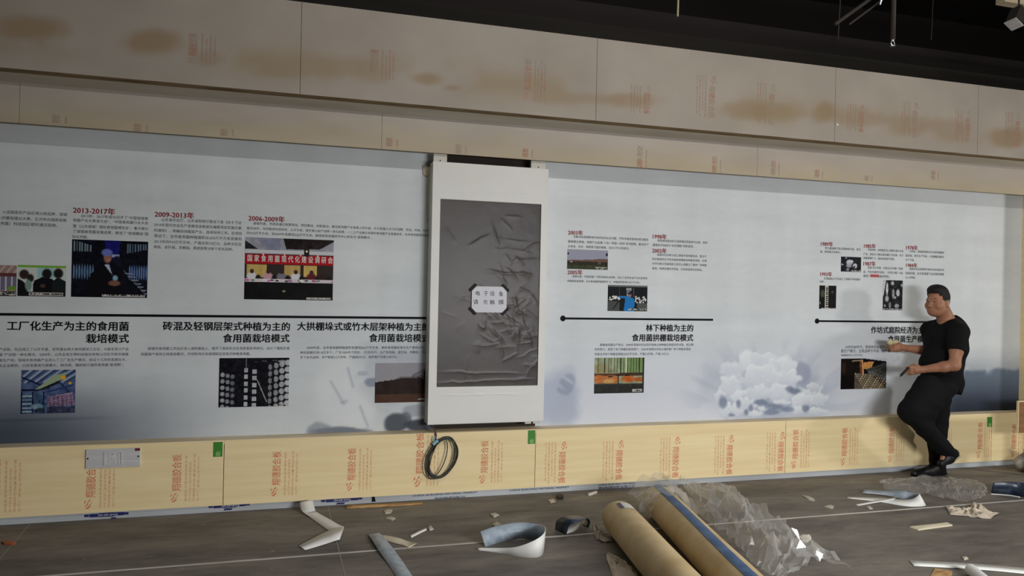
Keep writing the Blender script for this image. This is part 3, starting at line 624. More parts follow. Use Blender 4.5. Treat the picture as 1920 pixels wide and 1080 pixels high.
# meeting under a red banner
P = Pic(132, 92, (40, 34, 32)); P.rect(0, 0, 1, .26, (150, 152, 162)).poly([(0, .05), (.14, .18), (.0, .18)], (30, 28, 32)).poly([(.12, 0), (.4, 0), (.38, .26), (.3, .26)], (132, 136, 156)).poly([(.42, .0), (1, .0), (1, .03), (.84, .16), (.46, .18)], (34, 26, 26)).noise(40, 26, 16, 9, (P.v < .2)*1.0)
P.rect(0, .2, 1, .25, (200, 200, 202)).rect(0, .27, 1, .42, (168, 22, 34)).rect(.66, .16, .72, .28, (34, 30, 32)).ell(.69, .2, .012, .02, (240, 220, 180)); [P.ell(x, .27, .01, .016, (255, 180, 170)) for x in (.2, .44, .62, .82)]
P.rect(0, .42, 1, .7, (52, 44, 42)).rect(.02, .43, .24, .64, (192, 164, 96)).rect(.44, .44, .62, .62, (184, 156, 92)).rect(.66, .43, .81, .62, (200, 170, 98)).noise(36, 50, 3, 4, ((P.v > .43) & (P.v < .62) & (P.a[..., 0] > 120))*1.0)
for x, c in ((.08, (210, 210, 216)), (.26, (196, 150, 160)), (.41, (120, 116, 130)), (.57, (214, 214, 220)), (.75, (96, 30, 36)), (.88, (50, 34, 32))):
    P.ell(x, .63, .055, .07, c).ell(x, .545, .022, .035, (60, 40, 34)); P.ell(x+.07, .66, .03, .06, (30, 26, 28))
P.rect(0, .665, 1, .72, (206, 196, 200)); [P.ell(rng.random(), .68+.02*rng.random(), .02, .014, ((200, 90, 170), (60, 50, 56), (230, 226, 228), (90, 140, 80))[i % 4]) for i in range(26)]
P.rect(0, .72, 1, 1, (17, 16, 17)).noise(16, 12, 9, 6, (P.v > .72)*1.0).ell(.44, .86, .02, .018, (140, 126, 104)).cap(.7, .955, .98, .99)
o = photo(mural_l, P, 460, 626, 444.5, 561)
mb = MB(); a = WL(464, 478+5.5, YP-.0025); b = WL(624, 490, YP-.0025); put_text(mb, '国 家 食 用 菌 现 代 化 建 设 调 研 会', a, (1, 0, 0), (0, 0, 1), b[0]-a[0], .05, .02, 'label'); mb.build('banner_text', M['label'], parent=o)
# blue factory
P = Pic(80, 62, (76, 92, 128)); P.noise(50, 8, 8, 2); [P.seg(-.1+.17*i, .28, .2+.19*i, -.02, .022, (150, 166, 186)) for i in range(6)]; [P.seg(-.05+.17*i, .3, .25+.19*i, 0, .01, (36, 46, 76)) for i in range(6)]
P.seg(0, .16, .5, .42, .02, (24, 32, 62)).seg(0, .46, .3, .46, .022, (22, 30, 60)).poly([(.24, .46), (.62, .12), (.82, .06), (.8, .18), (.5, .38)], (150, 168, 132)).poly([(.3, .46), (.7, .24), (.72, .3), (.4, .46)], (28, 32, 40)).ell(.77, .18, .05, .05, (232, 170, 40)).ell(.9, .31, .03, .03, (214, 170, 50))
P.seg(.72, .3, .98, .66, .015, (30, 40, 84)).seg(.5, .5, .95, .36, .018, (44, 56, 110)).poly([(.5, .62), (.95, .52), (1, .82), (.5, .84)], (150, 128, 150)); [P.seg(.5, .66+.045*i, .97, .58+.05*i, .008, (90, 60, 96)) for i in range(5)]; [P.seg(.52+.08*i, .6, .53+.08*i, .86, .006, (60, 50, 80)) for i in range(6)]
P.rect(0, .56, .45, 1, (58, 78, 108)); [P.rect(0, .58+.09*i, .2, .61+.09*i, (150, 170, 180)) for i in range(5)]; [P.rect(.0+.2*i, .5, .025+.2*i, 1, (18, 26, 50)) for i in range(3)]; P.ell(.3, .84, .12, .07, (120, 150, 164)).ell(.35, .93, .1, .05, (40, 52, 66)).rect(.48, .86, 1, 1, (56, 58, 84)).noise(70, 18, 14, 12, (P.v > .55)*1.0)
photo(mural_l, P, 40.5, 142, 694, 776)
# mushroom bag racks in the dark
P = Pic(96, 68, (16, 17, 24))
for cx, w, n, dy in ((.38, .055, 6, 0), (.5, .055, 6, .03)): [P.rect(cx-w/2*1.0, .2+dy+.14*i, cx+w/2, .29+dy+.14*i, (170, 172, 176)) for i in range(n)]; P.rect(cx-.002, 0, cx+.002, .25, (110, 112, 116))
for i in range(6):
    for j in range(3): P.ell(.05+.07*j, .34+.13*i+.02*j, .03, .045, (150-24*j, 152-24*j, 158-24*j), .12)
for i in range(7):
    for j in range(4): P.ell(.98-.085*j, .1+.14*i+.03*j, .045-.006*j, .06, (186-22*j, 188-22*j, 192-22*j), .12)
P.seg(.54, .45, .68, .9, .006, (176, 178, 176)).seg(.5, .08, .9, .04, .004, (90, 92, 98)).ell(.9, .07, .07, .02, (150, 160, 156)).noise(50, 24, 20, 7).cap(.8, .95, .97, .99)
photo(mural_l, P, 411.5, 542.5, 671.5, 764)
# hillside sheds
P = Pic(70, 52, (152, 150, 156)); P.noise(8, 3, 3, 1).poly([(0, .48), (.35, .42), (.5, .36), (1, .34), (1, 1), (0, 1)], (44, 32, 28)).poly([(.3, .44), (.46, .35), (1, .33), (1, .4), (.5, .38)], (110, 104, 104))
[P.seg(.68, .31-.0*i+.03*i, 1.0, .1+.08*i, .008, (46, 46, 52)) for i in range(4)]; P.rect(.88, .2, 1, .6, (40, 34, 34)).rect(0, .78, 1, 1, (78, 54, 42)).noise(18, 10, 8, 3, (P.v > .45)*1.0).cap(.78, .9, .93, .94)
photo(mural_l, P, 704, 806, 681, 755.5)
# tents on a plain
P = Pic(76, 38, (150, 152, 168)); P.poly([(0, .55), (.3, .52), (.6, .5), (.8, .44), (1, .46), (1, .62), (0, .62)], (108, 82, 72)).rect(0, .6, 1, 1, (50, 46, 36)).rect(0, .8, 1, 1, (60, 66, 44)).noise(24, 20, 8, 5, (P.v > .55)*1.0)
P.ell(.02, .22, .02, .05, (24, 24, 26)).ell(.97, .22, .025, .08, (30, 30, 34)).ell(.1, .64, .035, .03, (170, 166, 160)); [P.rect(.64+.04*i, .6, .65+.04*i, .74, (130, 126, 120)) for i in range(5)]; P.cap(.68, .88, .98, .97)
photo(mural_r, P, 1064, 1140, 467, 504)
# person in blue picking mushrooms
P = Pic(74, 48, (26, 28, 30)); P.rect(0, .0, 1, .06, (110, 112, 112)).rect(.28, .08, .3, .5, (70, 72, 72)).rect(.64, .1, .66, .5, (70, 72, 72)).rect(.46, .1, .6, .2, (140, 140, 140)).rect(.47, .22, .56, .5, (150, 152, 150))
[P.ell(.04+.26*rng.random(), .42+.16*rng.random(), .02, .03, (214, 214, 210)) for i in range(22)]; [P.ell(.7+.26*rng.random(), .4+.28*rng.random(), .018, .03, (214, 216, 214)) for i in range(26)]
P.rect(0, .62, .3, 1, (74, 76, 74)).rect(.74, .68, 1, 1, (80, 84, 80)).poly([(.4, 1), (.44, .5), (.28, .5), (.28, .42), (.5, .42), (.62, .48), (.68, .6), (.66, 1)], (32, 116, 186)).ell(.55, .38, .045, .08, (150, 110, 92)).ell(.545, .31, .055, .05, (34, 40, 70)).seg(.3, .58, .14, .9, .02, (34, 36, 40)).cap(.52, .89, .97, .96)
photo(mural_r, P, 1140, 1214, 534, 583)
# forest photo
P = Pic(90, 66, (150, 160, 130)); P.noise(70, 10, 8, 4).put(sstep(.3, .8, P.u)*(P.v < .42)*.6, (92, 128, 60)).put((P.u < .3)*(P.v > .18)*(P.v < .42)*.5, (150, 128, 80)); [P.rect(x-.006, 0, x+.008, .46+.06*rng.random(), (38, 40, 30)) for x in (.07, .2, .28, .33, .39, .45, .52, .58, .66, .73, .78, .84, .9)]; P.rect(.625, 0, .64, .42, (212, 214, 190))
P.rect(0, .42, 1, .52, (74, 52, 40)).rect(0, .42, .5, .44, (176, 160, 130)).ell(.1, .6, .14, .12, (186, 112, 58)).ell(.32, .62, .2, .12, (178, 110, 62)).ell(.68, .6, .13, .1, (176, 92, 40)).ell(.9, .62, .12, .07, (164, 90, 44)).ell(.3, .66, .12, .06, (190, 150, 90)); P.ell(.32, .53, .05, .02, (24, 18, 16)).ell(.66, .5, .06, .02, (24, 18, 16)).rect(.47, .46, .485, .8, (40, 30, 26)).noise(50, 20, 18, 6, ((P.v > .45) & (P.v < .74))*1.0)
P.put(sstep(.7, .76, P.v), (46, 46, 44)).noise(26, 30, 20, 8, (P.v > .74)*1.0).rect(.965, 0, 1, 1, (40, 42, 44)).cap(.77, .9, .97, .965)
photo(mural_r, P, 1115, 1208, 671, 738)
# black and white mushrooms
P = Pic(44, 34, (22, 24, 30)); P.ell(.42, .38, .16, .2, (176, 178, 188)).ell(.5, .3, .12, .1, (200, 202, 210)).ell(.4, .6, .14, .12, (150, 152, 162)).ell(.7, .6, .11, .17, (190, 192, 198)).ell(.66, .68, .05, .08, (60, 62, 70)).ell(.06, .53, .06, .06, (150, 152, 160)).ell(.34, .85, .08, .12, (120, 122, 130)).ell(.25, .08, .04, .06, (140, 142, 150)).noise(60, 14, 12, 3).cap(.5, .88, .97, .96)
photo(mural_r, P, 1577, 1614.5, 481, 509)
# plaque
P = Pic(36, 50, (20, 20, 18)); P.ell(.2, .35, .14, .16, (74, 76, 62)).rect(.33, 0, .53, .96, (190, 188, 178)); [P.rect(.38, .08+.088*i, .49, .14+.088*i, (34, 34, 34)) for i in range(10)]; P.ell(.78, .28, .06, .06, (70, 70, 74)).ell(.06, .75, .03, .05, (130, 130, 124)).noise(24, 10, 14, 5).cap(.1, .955, .98, .99)
photo(mural_r, P, 1536.5, 1568, 535, 579)
# two men among shelves, black and white
P = Pic(44, 64, (18, 19, 22)); P.poly([(0, 0), (.15, 0), (.05, .4), (0, .6)], (190, 192, 192)).ell(.2, .3, .06, .22, (196, 200, 200)).ell(.2, .62, .1, .1, (150, 152, 154)).ell(.48, .1, .08, .07, (170, 172, 176)).ell(.52, .45, .07, .16, (150, 152, 156)).ell(.76, .42, .09, .12, (180, 182, 186)).ell(.58, .58, .1, .05, (150, 152, 156)).ell(.72, .86, .12, .07, (150, 152, 156)).ell(.36, .84, .06, .1, (120, 122, 126)).ell(.95, .16, .04, .06, (170, 172, 176)).ell(.1, .86, .05, .05, (130, 132, 134)).noise(90, 9, 14, 4).cap(.02, .95, .98, .985)
photo(mural_r, P, 1656, 1692.5, 525, 581)
# farm shed with sacks
P = Pic(84, 58, (24, 20, 18)); P.poly([(.5, .12), (.72, .1), (.66, .35), (.46, .34)], (196, 138, 78)).poly([(.4, .04), (.48, .04), (.5, .5), (.42, .5)], (110, 70, 46)).seg(.46, .05, .5, .72, .016, (206, 146, 96)).poly([(.3, .5), (.62, .5), (1, .98), (1, 1), (.28, 1)], (88, 80, 66))
for i in range(12):
    for j in range(7): P.ell(.34+.055*i+.03*j-.02, .5+.075*j+.01*i, .018, .028, ((186, 160, 124), (150, 130, 104), (120, 110, 96))[(i+j) % 3]) if .34+.055*i < 1.2-.06*j else None
P.poly([(.54, .36), (1, .12), (1, .7), (.62, .5)], (66, 66, 64)).noise(44, 30, 24, 5, (P.u > .3)*1.0); [P.seg(.6, .44+.02*i, 1, .3+.075*i, .006, (126, 124, 116)) for i in range(6)]; P.seg(.5, .03, 1, .14, .016, (20, 22, 40)).poly([(.52, 0), (1, 0), (1, .1), (.55, .01)], (190, 194, 198)); P.ell(.06, .3, .05, .2, (50, 34, 26)).seg(.25, .08, .45, .06, .02, (150, 136, 112)).rect(0, .55, .3, 1, (16, 13, 12))
photo(mural_r, P, 1577, 1662, 672.5, 730)

# ------------------------------------------------------------------ white display box with black film over its screen
YD = 5.955
A = WL(812, 302, YD); Bp = WL(803, 797, YD); Cp = WL(1029, 312, YD)
x0, x1, z1, z0 = A[0], Cp[0], A[2], Bp[2]
a = WL(826, 373, YD); b = WL(1015, 383, YD); c = WL(818, 726, YD); ox0, ox1, oz1, oz0 = a[0], b[0], a[2], c[2]
disp = empty('display_box', ((x0+x1)/2, YD+.07, z0)); tag(disp, 'tall white upright display box between the two murals, screen under black film', 'display')
mb = MB(); yb = YP-.002
fr = [(x0, z0), (x1, z0), (x1, z1), (x0, z1)]; op = [(ox0, oz0), (ox1, oz0), (ox1, oz1), (ox0, oz1)]; V = []
for yy_ in (YD, yb):
    V += [(x, yy_, z) for x, z in fr]+[(x, yy_, z) for x, z in op]
Fq = []
for k in range(4):
    n_ = (k+1) % 4; Fq += [(k, n_, 4+n_, 4+k), (8+k, 12+k, 12+n_, 8+n_), (k, 8+k, 8+n_, n_), (4+k, 4+n_, 12+n_, 12+k)]
mb.add(V, Fq)
ho = mb.build('housing', M['white_paint'], parent=disp)
bv = ho.modifiers.new('bevel', 'BEVEL'); bv.width = .004; bv.segments = 2; bv.limit_method = 'ANGLE'
# soft crease lines of the protective film on the housing
for zc, sx0, sx1 in ((oz1+.075, x0+.03, x1-.02), (oz0-.06, x0+.05, x1-.1)):
    mb = MB(); xs = np.linspace(sx0, sx1, 60); P = []; Q = []
    for i, xx in enumerate(xs):
        zz = zc+.012*(vnoise(xx*9, 0, 3)-.5)-.006*(xx-sx0); w = .006+.01*vnoise(xx*14, 2, 5)
        P.append((xx, YD-.0005, zz-w)); P.append((xx, YD-.0005-(.0016+.002*vnoise(xx*20, 1, 6))*math.sin(math.pi*i/59), zz)); P.append((xx, YD-.0005, zz+w))
    mb.add(P, [(i*3+k, i*3+3+k, i*3+4+k, i*3+1+k) for i in range(59) for k in range(2)])
    mb.build('film_crease', M['white_paint'], parent=disp, smooth=True)
nx, nz = 150, 280; Xg, Zg = np.meshgrid(np.linspace(ox0-.004, ox1+.004, nx+1), np.linspace(oz0-.004, oz1+.004, nz+1))
U = (Xg-ox0)/(ox1-ox0); V = (oz1-Zg)/(oz1-oz0); r5 = np.random.default_rng(21)
dep = .002*fbm(U*6, V*9, 17)*(.4+U)
def crease(cu_, cv_, ang, ln, w, a):             # one sharp fold: ridge along a short line, steep on one side
    du, dv = (U-cu_)*.56, V-cv_; t = du*math.cos(ang)+dv*math.sin(ang); q = -du*math.sin(ang)+dv*math.cos(ang)+.012*(vnoise(U*13, V*22, int(ang*50) % 97)-.5)
    return a*np.exp(-(t/ln)**4)*np.where(q > 0, np.exp(-q/w), np.exp(q/(w*.3)))
for n_, cu0, cv0, su, sv in ((26, .62, .68, .14, .07), (22, .84, .62, .12, .10), (16, .72, .42, .18, .10), (14, .6, .22, .22, .08), (12, .85, .85, .12, .08), (8, .25, .5, .15, .25)):
    for _ in range(n_): dep = dep+crease(r5.normal(cu0, su), r5.normal(cv0, sv), r5.choice([.5, .9, -.6, 1.3, .1])+r5.normal(0, .3), r5.uniform(.02, .07), r5.uniform(.008, .022), r5.uniform(.0012, .0036)*(.5 if cu0 < .5 else 1))
dep = dep+crease(.55, .60, .75, .11, .02, .004)+crease(.45, .925, .03, .2, .01, .003)+crease(.5, .97, -.02, .26, .01, .003)+crease(.7, .385, .0, .12, .012, .0035)+crease(.74, .64, .42, .1, .018, .004)
dep = np.minimum(dep, .011)
mb = MB(); mb.add(np.stack([Xg.ravel(), (YD+.014-dep*.9).ravel(), Zg.ravel()], 1), [(j*(nx+1)+i, j*(nx+1)+i+1, (j+1)*(nx+1)+i+1, (j+1)*(nx+1)+i) for j in range(nz) for i in range(nx)])
mb.box((ox0, YD+.03, oz0), (ox1, yb, oz1), 'ink_black')
s = mb.build('screen_cover', M['film_black'], parent=disp, smooth=True); s['label'] = 'wrinkled black plastic film over the screen'
for px0, px1, py, dz, yy in ((813, 838, 303, .04, YD+.02), (996, 1023, 312, .04, YD+.02)):
    a = WL(px0, py, yy); b = WL(px1, py, yy); mb = MB(); mb.box((a[0], yy, z1-.002), (b[0], yy+.03, zB0-.001))
    p = ((a[0]+b[0])/2, yy, z1+.012); mb.tube([(p[0], yy-.003, p[2]), (p[0], yy+.002, p[2])], .005, 'screw')
    mb.build('bracket', M['bracket'], parent=disp)
for px0, px1 in ((985, 996), (1000, 1013)):
    a = WL(px0, 794, YD); b = WL(px1, 794, YD); mb = MB(); mb.box((a[0], YD+.005, z0-.016), (b[0], YD+.05, z0+.001)); mb.build('bracket', M['bracket'], parent=disp)
mb = MB(); q = [(-.055, z1-.02), (-.02, z1-.005), (0, z1-.03), (0, z1-.46), (-.012, z1-.42), (-.02, z1-.2), (-.012, z1-.1), (-.05, z1-.09)]
mb.prism([(x0+dx, YP-.012+(0 if dx < -.01 else -.02), z) for dx, z in q], (0, .003, 0)); s = mb.build('torn_tape', M['tissue'], parent=disp); s['label'] = 'torn strip of grey tape along the left side'
# handwritten note, taped at its four corners
yn = YD-.001
a = WL(885, 536.5, yn); b = WL(950.5, 537, yn); c = WL(884, 585.5, yn); nw = b[0]-a[0]; k = nw*.1
note = empty('paper_note', (a[0]+nw/2, yn, c[2])); tag(note, 'white handwritten paper note taped on the black film of the display', 'note')
mb = MB(); X0, X1, Z1, Z0 = a[0], b[0], a[2], c[2]
mb.prism([(X0+k, yn, Z1), (X1-k, yn, Z1), (X1, yn, Z1-k), (X1, yn, Z0+k), (X1-k, yn, Z0), (X0+k, yn, Z0), (X0, yn, Z0+k), (X0, yn, Z1-k)], (0, .0015, 0), 'paper'); mb.build('sheet', M['paper'], parent=note)
for s, px, py, w in (('电', 896, 550, 8), ('子', 911, 550, 8), ('设', 923, 550.5, 9), ('备', 939.5, 551, 8), ('请', 892, 566, 9), ('勿', 910, 566.5, 7), ('触', 923, 566.5, 9), ('摸', 939.5, 566.5, 10)):
    p = WL(px-w/2, py, yn-.0008); q = WL(px+w/2, py, yn-.0008); mb = MB(); put_text(mb, s, p, (1, 0, .06), (-.12, 0, 1), q[0]-p[0], .038, 0, 'ink_black'); mb.build('written_character', M['ink_black'], parent=note)

for sx, sz, X, Z in ((-1, 1, X0+k/2, Z1-k/2), (1, 1, X1-k/2, Z1-k/2), (-1, -1, X0+k/2, Z0+k/2), (1, -1, X1-k/2, Z0+k/2)):
    mb = MB(); d = np.array((sx, 0, -sz))/math.sqrt(2); n = np.array((sx, 0, sz))/math.sqrt(2)
    mb.obox(np.array((X, yn-.0012, Z))+n*.006, d*.036, (0, .0008, 0), n*.011); mb.build('tape', M['tape_black'], parent=note)

# ------------------------------------------------------------------ steel exit plate, cable coil
ye = YB-.012
a = WL(160.5, 843, ye); b = WL(264, 838, ye); c = WL(160.5, 879, ye); ex0, ex1, ez1, ez0 = a[0], b[0], (a[2]), c[2]
ex = empty('exit_sign_plate', ((ex0+ex1)/2, YB, ez0)); tag(ex, 'brushed steel exit sign plate with running man, screwed to plywood at left', 'sign')
mb = MB(); mb.box((ex0, ye, ez0), (ex1, YB-.0005, ez1)); s = mb.build('plate', M['steel'], parent=ex); bv = s.modifiers.new('bevel', 'BEVEL'); bv.width = .004; bv.segments = 2
p = WL(195, 847, ye); q = WL(229, 872, ye); fx0, fx1, fz1, fz0 = p[0], q[0], p[2], q[2]+.0
mb = MB(); t = .008
for bx in ((fx0, fz0+t, fx0+t, fz1-t), (fx1-t, fz0+t, fx1, fz1-t), (fx0, fz0, fx1, fz0+t), (fx0, fz1-t, fx1, fz1)): mb.box((bx[0], ye-.005, bx[1]), (bx[2], ye, bx[3]))
mb.build('pictogram_frame', M['steel'], parent=ex)
mb = MB(); cx, cz, s = (fx0+fx1)/2, (fz0+fz1)/2, (fz1-fz0)*.42
def pt(u, v): return (cx+u*s, ye-.003, cz+v*s)
M['emboss'] = mat('embossed_white', rgb(206, 206, 204), .5, .4)
mb.tube([pt(.0, .72), pt(.02, .72)], .12*s, 'emboss', 10)
for P in ([(-.1, .5), (.2, .5), (.15, -.05), (-.15, -.05)], [(-.1, .5), (-.55, .35), (-.6, .0), (-.45, .0), (-.42, .25), (-.1, .3)], [(.2, .5), (.5, .15), (.75, .25), (.72, .1), (.48, -.02), (.15, .28)],
          [(-.15, -.05), (.05, -.05), (-.2, -.5), (-.65, -.5), (-.65, -.36), (-.3, -.36)], [(.0, -.05), (.18, -.05), (.42, -.38), (.3, -.85), (.16, -.85), (.24, -.4)]):
    mb.prism([pt(*w) for w in P], (0, .004, 0), 'emboss')
for P in ([(-.95, .95), (.95, .95), (.95, .85), (-.95, .85)], [(.85, .9), (.95, .9), (.95, -.9), (.85, -.9)]): mb.prism([pt(*w) for w in P], (0, .004, 0), 'emboss')
mb.build('running_man', M['emboss'], parent=ex)
for px, py in ((164.5, 860), (259.5, 855.5)):
    p = WL(px, py, ye); mb = MB(); mb.tube([(p[0], ye-.002, p[2]), (p[0], ye+.001, p[2])], .006); mb.build('screw', M['screw'], parent=ex)
p = WL(253, 840.5, ye); q = WL(262.5, 845, ye); mb = MB(); mb.box((p[0], ye-.001, q[2]), (q[0], ye, p[2])); mb.build('sticker', M['red_sticker'], parent=ex)

yc = YB-.03
cp = WL(830, 858, yc); tie = WL(816, 829, yc); top = WL(806, 802, YD+.03)
coil = empty('cable_coil', (cp[0], yc, cp[2])); tag(coil, 'coil of thin dark cable tied and hanging from bottom left of display', 'cable')
mb = MB()
for i in range(6):
    pts = []; rx, rz = .112-.008*(i % 3)+.004*i*.5, .168-.007*((i*2) % 4); ph = .12*i; ox, oz = .006*math.sin(i*2.1)-(.03 if i > 3 else 0), -.006*math.cos(i*1.7)
    for k in range(41):
        t = 2*math.pi*k/40; tx = .30
        u, w = rx*math.cos(t)*(.55 if i > 4 else 1), rz*math.sin(t)
        pts.append((cp[0]+ox+u*math.cos(tx)+w*math.sin(tx)*.9, yc+.004*math.sin(t*2+i)-.0035*i+.01, cp[2]+oz-u*math.sin(tx)*.35+w*math.cos(tx)*.97))
    mb.tube(pts, .0042, n=6)
e0 = WL(802, 850, yc); e1 = WL(800, 872, yc); e2 = WL(804, 893, yc); mb.tube([tie, WL(806, 842, yc), e0, e1, e2], .0045, n=6)
mb.build('cable_loops', M['cable'], parent=coil, smooth=True)
mb = MB(); mb.tube([(top[0], YD+.03, z0-.002), (top[0]+.03, yc+.035, z0-.03), WL(818, 815, yc+.01), tie], .006, n=8); s = mb.build('feed_cable', M['cable_purple'], parent=coil, smooth=True)
mb = MB(); mb.obox(tie, (.018, 0, .016), (0, .018, 0), (-.007, 0, .008)); mb.obox(np.array(tie)+np.array((-.01, -.01, .03)), (.004, 0, .02), (0, .003, 0), (-.004, 0, 0.002)); mb.build('cable_tie', M['tie'], parent=coil)

# ------------------------------------------------------------------ ceiling fittings in the dark
YC = 5.6
p0 = WL(1676, -60, YC); p1 = WL(1674, 74, YC)
sp = empty('sprinkler_drop', p1); tag(sp, 'vertical sprinkler pipe hanging in the dark ceiling, bright head', 'pipe')
mb = MB(); mb.tube([(p1[0], YC, p0[2]+.9), (p1[0], YC, p1[2])], .022, n=12); mb.build('pipe', M['steel_dark'], parent=sp, smooth=True)
mb = MB(); z = p1[2]; x = p1[0]
mb.tube([(x, YC, z), (x, YC, z-.02)], .014, n=10); mb.tube([(x-.012, YC, z-.015), (x-.02, YC, z-.035), (x-.004, YC, z-.055)], .004, n=6); mb.tube([(x+.012, YC, z-.015), (x+.02, YC, z-.035), (x+.004, YC, z-.055)], .004, n=6)
mb.tube([(x, YC, z-.055), (x, YC, z-.06)], .024, n=12); mb.build('sprinkler_head', M['metal_pale'], parent=sp)
def rod(pa, pb, r, Y, name, label, m='steel_dark'):
    a = WL(*pa, Y); b = WL(*pb, Y); mb = MB(); mb.tube([a, b], r, n=8); return tag(mb.build(name, M[m]), label, 'rod')
rod((1565, 46), (1720, -65), .016, 5.7, 'diagonal_brace', 'upper of two dark slanting braces left of the sprinkler pipe')
rod((1592, 46), (1735, -60), .009, 5.68, 'diagonal_brace', 'thinner lower slanting brace left of the sprinkler pipe')
rod((1270.5, 31), (1274.5, -80), .009, 6.5, 'hanging_rod', 'thin ceiling rod nearest the middle of the dark ceiling', 'ledge')
rod((1571, 75), (1579, -60), .008, 6.9, 'hanging_rod', 'thin upright rod crossing the ends of the slanting braces')
rod((1746, 75), (1752, -60), .006, 6.9, 'hanging_rod', 'thin upright rod right of the sprinkler pipe')
a = WL(1653, -4, YC); mb = MB(); mb.tube([a, WL(1650, 9, YC)], [.012, .009], n=10); mb.tube([a, (a[0]+.02, YC, a[2]+1.0)], .006, n=6); tag(mb.build('pendant_hook', M['metal_pale']), 'small bright metal hook hanging at the top picture edge above the braces', 'hook')
c = np.array(WL(1906, 32, 5.5)); spot = empty('spotlight', tuple(c)); tag(spot, 'grey box spotlight hanging unlit in the top right corner', 'spotlight')
dv = np.array((-.38, -.1, -.62)); dv /= np.linalg.norm(dv); ax = np.cross(dv, (0, 1, 0)); ax /= np.linalg.norm(ax); ay = np.cross(dv, ax)
mb = MB(); mb.obox(c, dv*.085, ax*.05, ay*.05); mb.build('lamp_body', M['steel_dark'], parent=spot)
mb = MB(); mb.obox(c+dv*.088, dv*.006, ax*.056, ay*.056); mb.build('front_frame', M['steel'], parent=spot)
mb = MB(); t = c-dv*.07; mb.tube([t, t+np.array((.0, 0, .12)), t+np.array((0, 0, .95))], .008, n=8); mb.build('stem', M['steel_dark'], parent=spot)
a = WL(1884, 3, 5.9); b = WL(1935, 3, 5.9); mb = MB(); mb.box((a[0], 5.9, a[2]), (b[0], 6.0, a[2]+.08)); mb.tube([(b[0]-.05, 5.95, a[2]+.08), (b[0]-.05, 5.95, 5.6)], .006); tag(mb.build('ceiling_channel', M['ledge']), 'pale end of a ceiling channel at the very top right corner', 'channel')

# ------------------------------------------------------------------ right edge: brown board and white bag
yy = 5.5; a = WL(1908.5, 752, yy); b = WL(1909, 812, yy)
bb = empty('brown_board', (a[0]+.1, yy, b[2])); 
mb = MB(); mb.box((a[0]+.012, yy, b[2]), (a[0]+.5, yy+.016, a[2]-.008), 'board_brown'); mb.build('panel', M['board_brown'], parent=bb)
mb = MB(); mb.box((a[0]+.006, yy-.002, b[2]), (a[0]+.012, yy+.018, a[2])); mb.box((a[0]+.012, yy-.002, a[2]-.008), (a[0]+.5, yy+.018, a[2])); mb.build('edge_strip', M['ply'], parent=bb)
mb = MB(); mb.box((a[0]+.2, yy+.005, 0), (a[0]+.25, yy+.055, b[2]), 'board_brown'); mb.box((a[0]+.44, yy+.005, 0), (a[0]+.49, yy+.055, b[2]), 'board_brown'); mb.build('stand', M['board_brown'], parent=bb)
tag(bb, 'brown wooden board with pale edge at the right picture edge', 'board')

# ------------------------------------------------------------------ floor things
def sheet(name, pts, m, label, cat, th=.003, lift=.0, group=None, parent=None):
    """flat offcut lying on the floor: outline in pixels of its top face"""
    mb = MB(); P = [np.array(FL(px, py, th+lift)) for px, py in pts]; c = sum(P)/len(P)
    n = len(P); R = [c*.55+p*.45+np.array((0, 0, .004)) for p in P]
    v = [p-np.array((0, 0, th)) for p in P]+P+R+[c+np.array((0, 0, .005))]
    f = [tuple(range(n))[::-1]]+[(i, (i+1) % n, n+(i+1) % n, n+i) for i in range(n)]+[(n+i, n+(i+1) % n, 2*n+(i+1) % n, 2*n+i) for i in range(n)]+[(2*n+i, 2*n+(i+1) % n, 3*n) for i in range(n)]
    mb.add(v, f, m); o = mb.build(name, M[m], parent=parent)
    if parent is None: tag(o, label, cat, group)
    return o
def crumple(name, pts, m, label, cat, h=.03, seed=1):
    """torn thin paper: pixel outline on the floor, creased surface"""
    r = np.random.default_rng(seed); P = []
    for k in range(len(pts)):
        a, b = np.array(pts[k], float), np.array(pts[(k+1) % len(pts)], float)
        for t in (0, .34, .67): P.append(np.array(FL(*(a+(b-a)*t))))
    c = sum(P)/len(P); n = len(P); V = []; Fc = []; rings = (1, .8, .58, .36, .16)
    for q, f_ in enumerate(rings):
        for p in P:
            w = c+(p-c)*f_; V.append(w+np.array(((r.random()-.5)*.012, (r.random()-.5)*.012, .002+r.random()**2*h*(.35 if q == 0 else 1))))
    V.append(c+np.array((0, 0, h*.8)))
    for q in range(len(rings)-1):
        for k in range(n):
            a, b, d, e = q*n+k, q*n+(k+1) % n, (q+1)*n+(k+1) % n, (q+1)*n+k; Fc += [(a, b, d), (a, d, e)]
    Fc += [((len(rings)-1)*n+k, (len(rings)-1)*n+(k+1) % n, len(rings)*n) for k in range(n)]
    mb = MB(); mb.add(V, Fc, m); o = mb.build(name, M[m]); sm = o.modifiers.new('thickness', 'SOLIDIFY'); sm.thickness = .0012; sm.offset = 1
    return tag(o, label, cat)
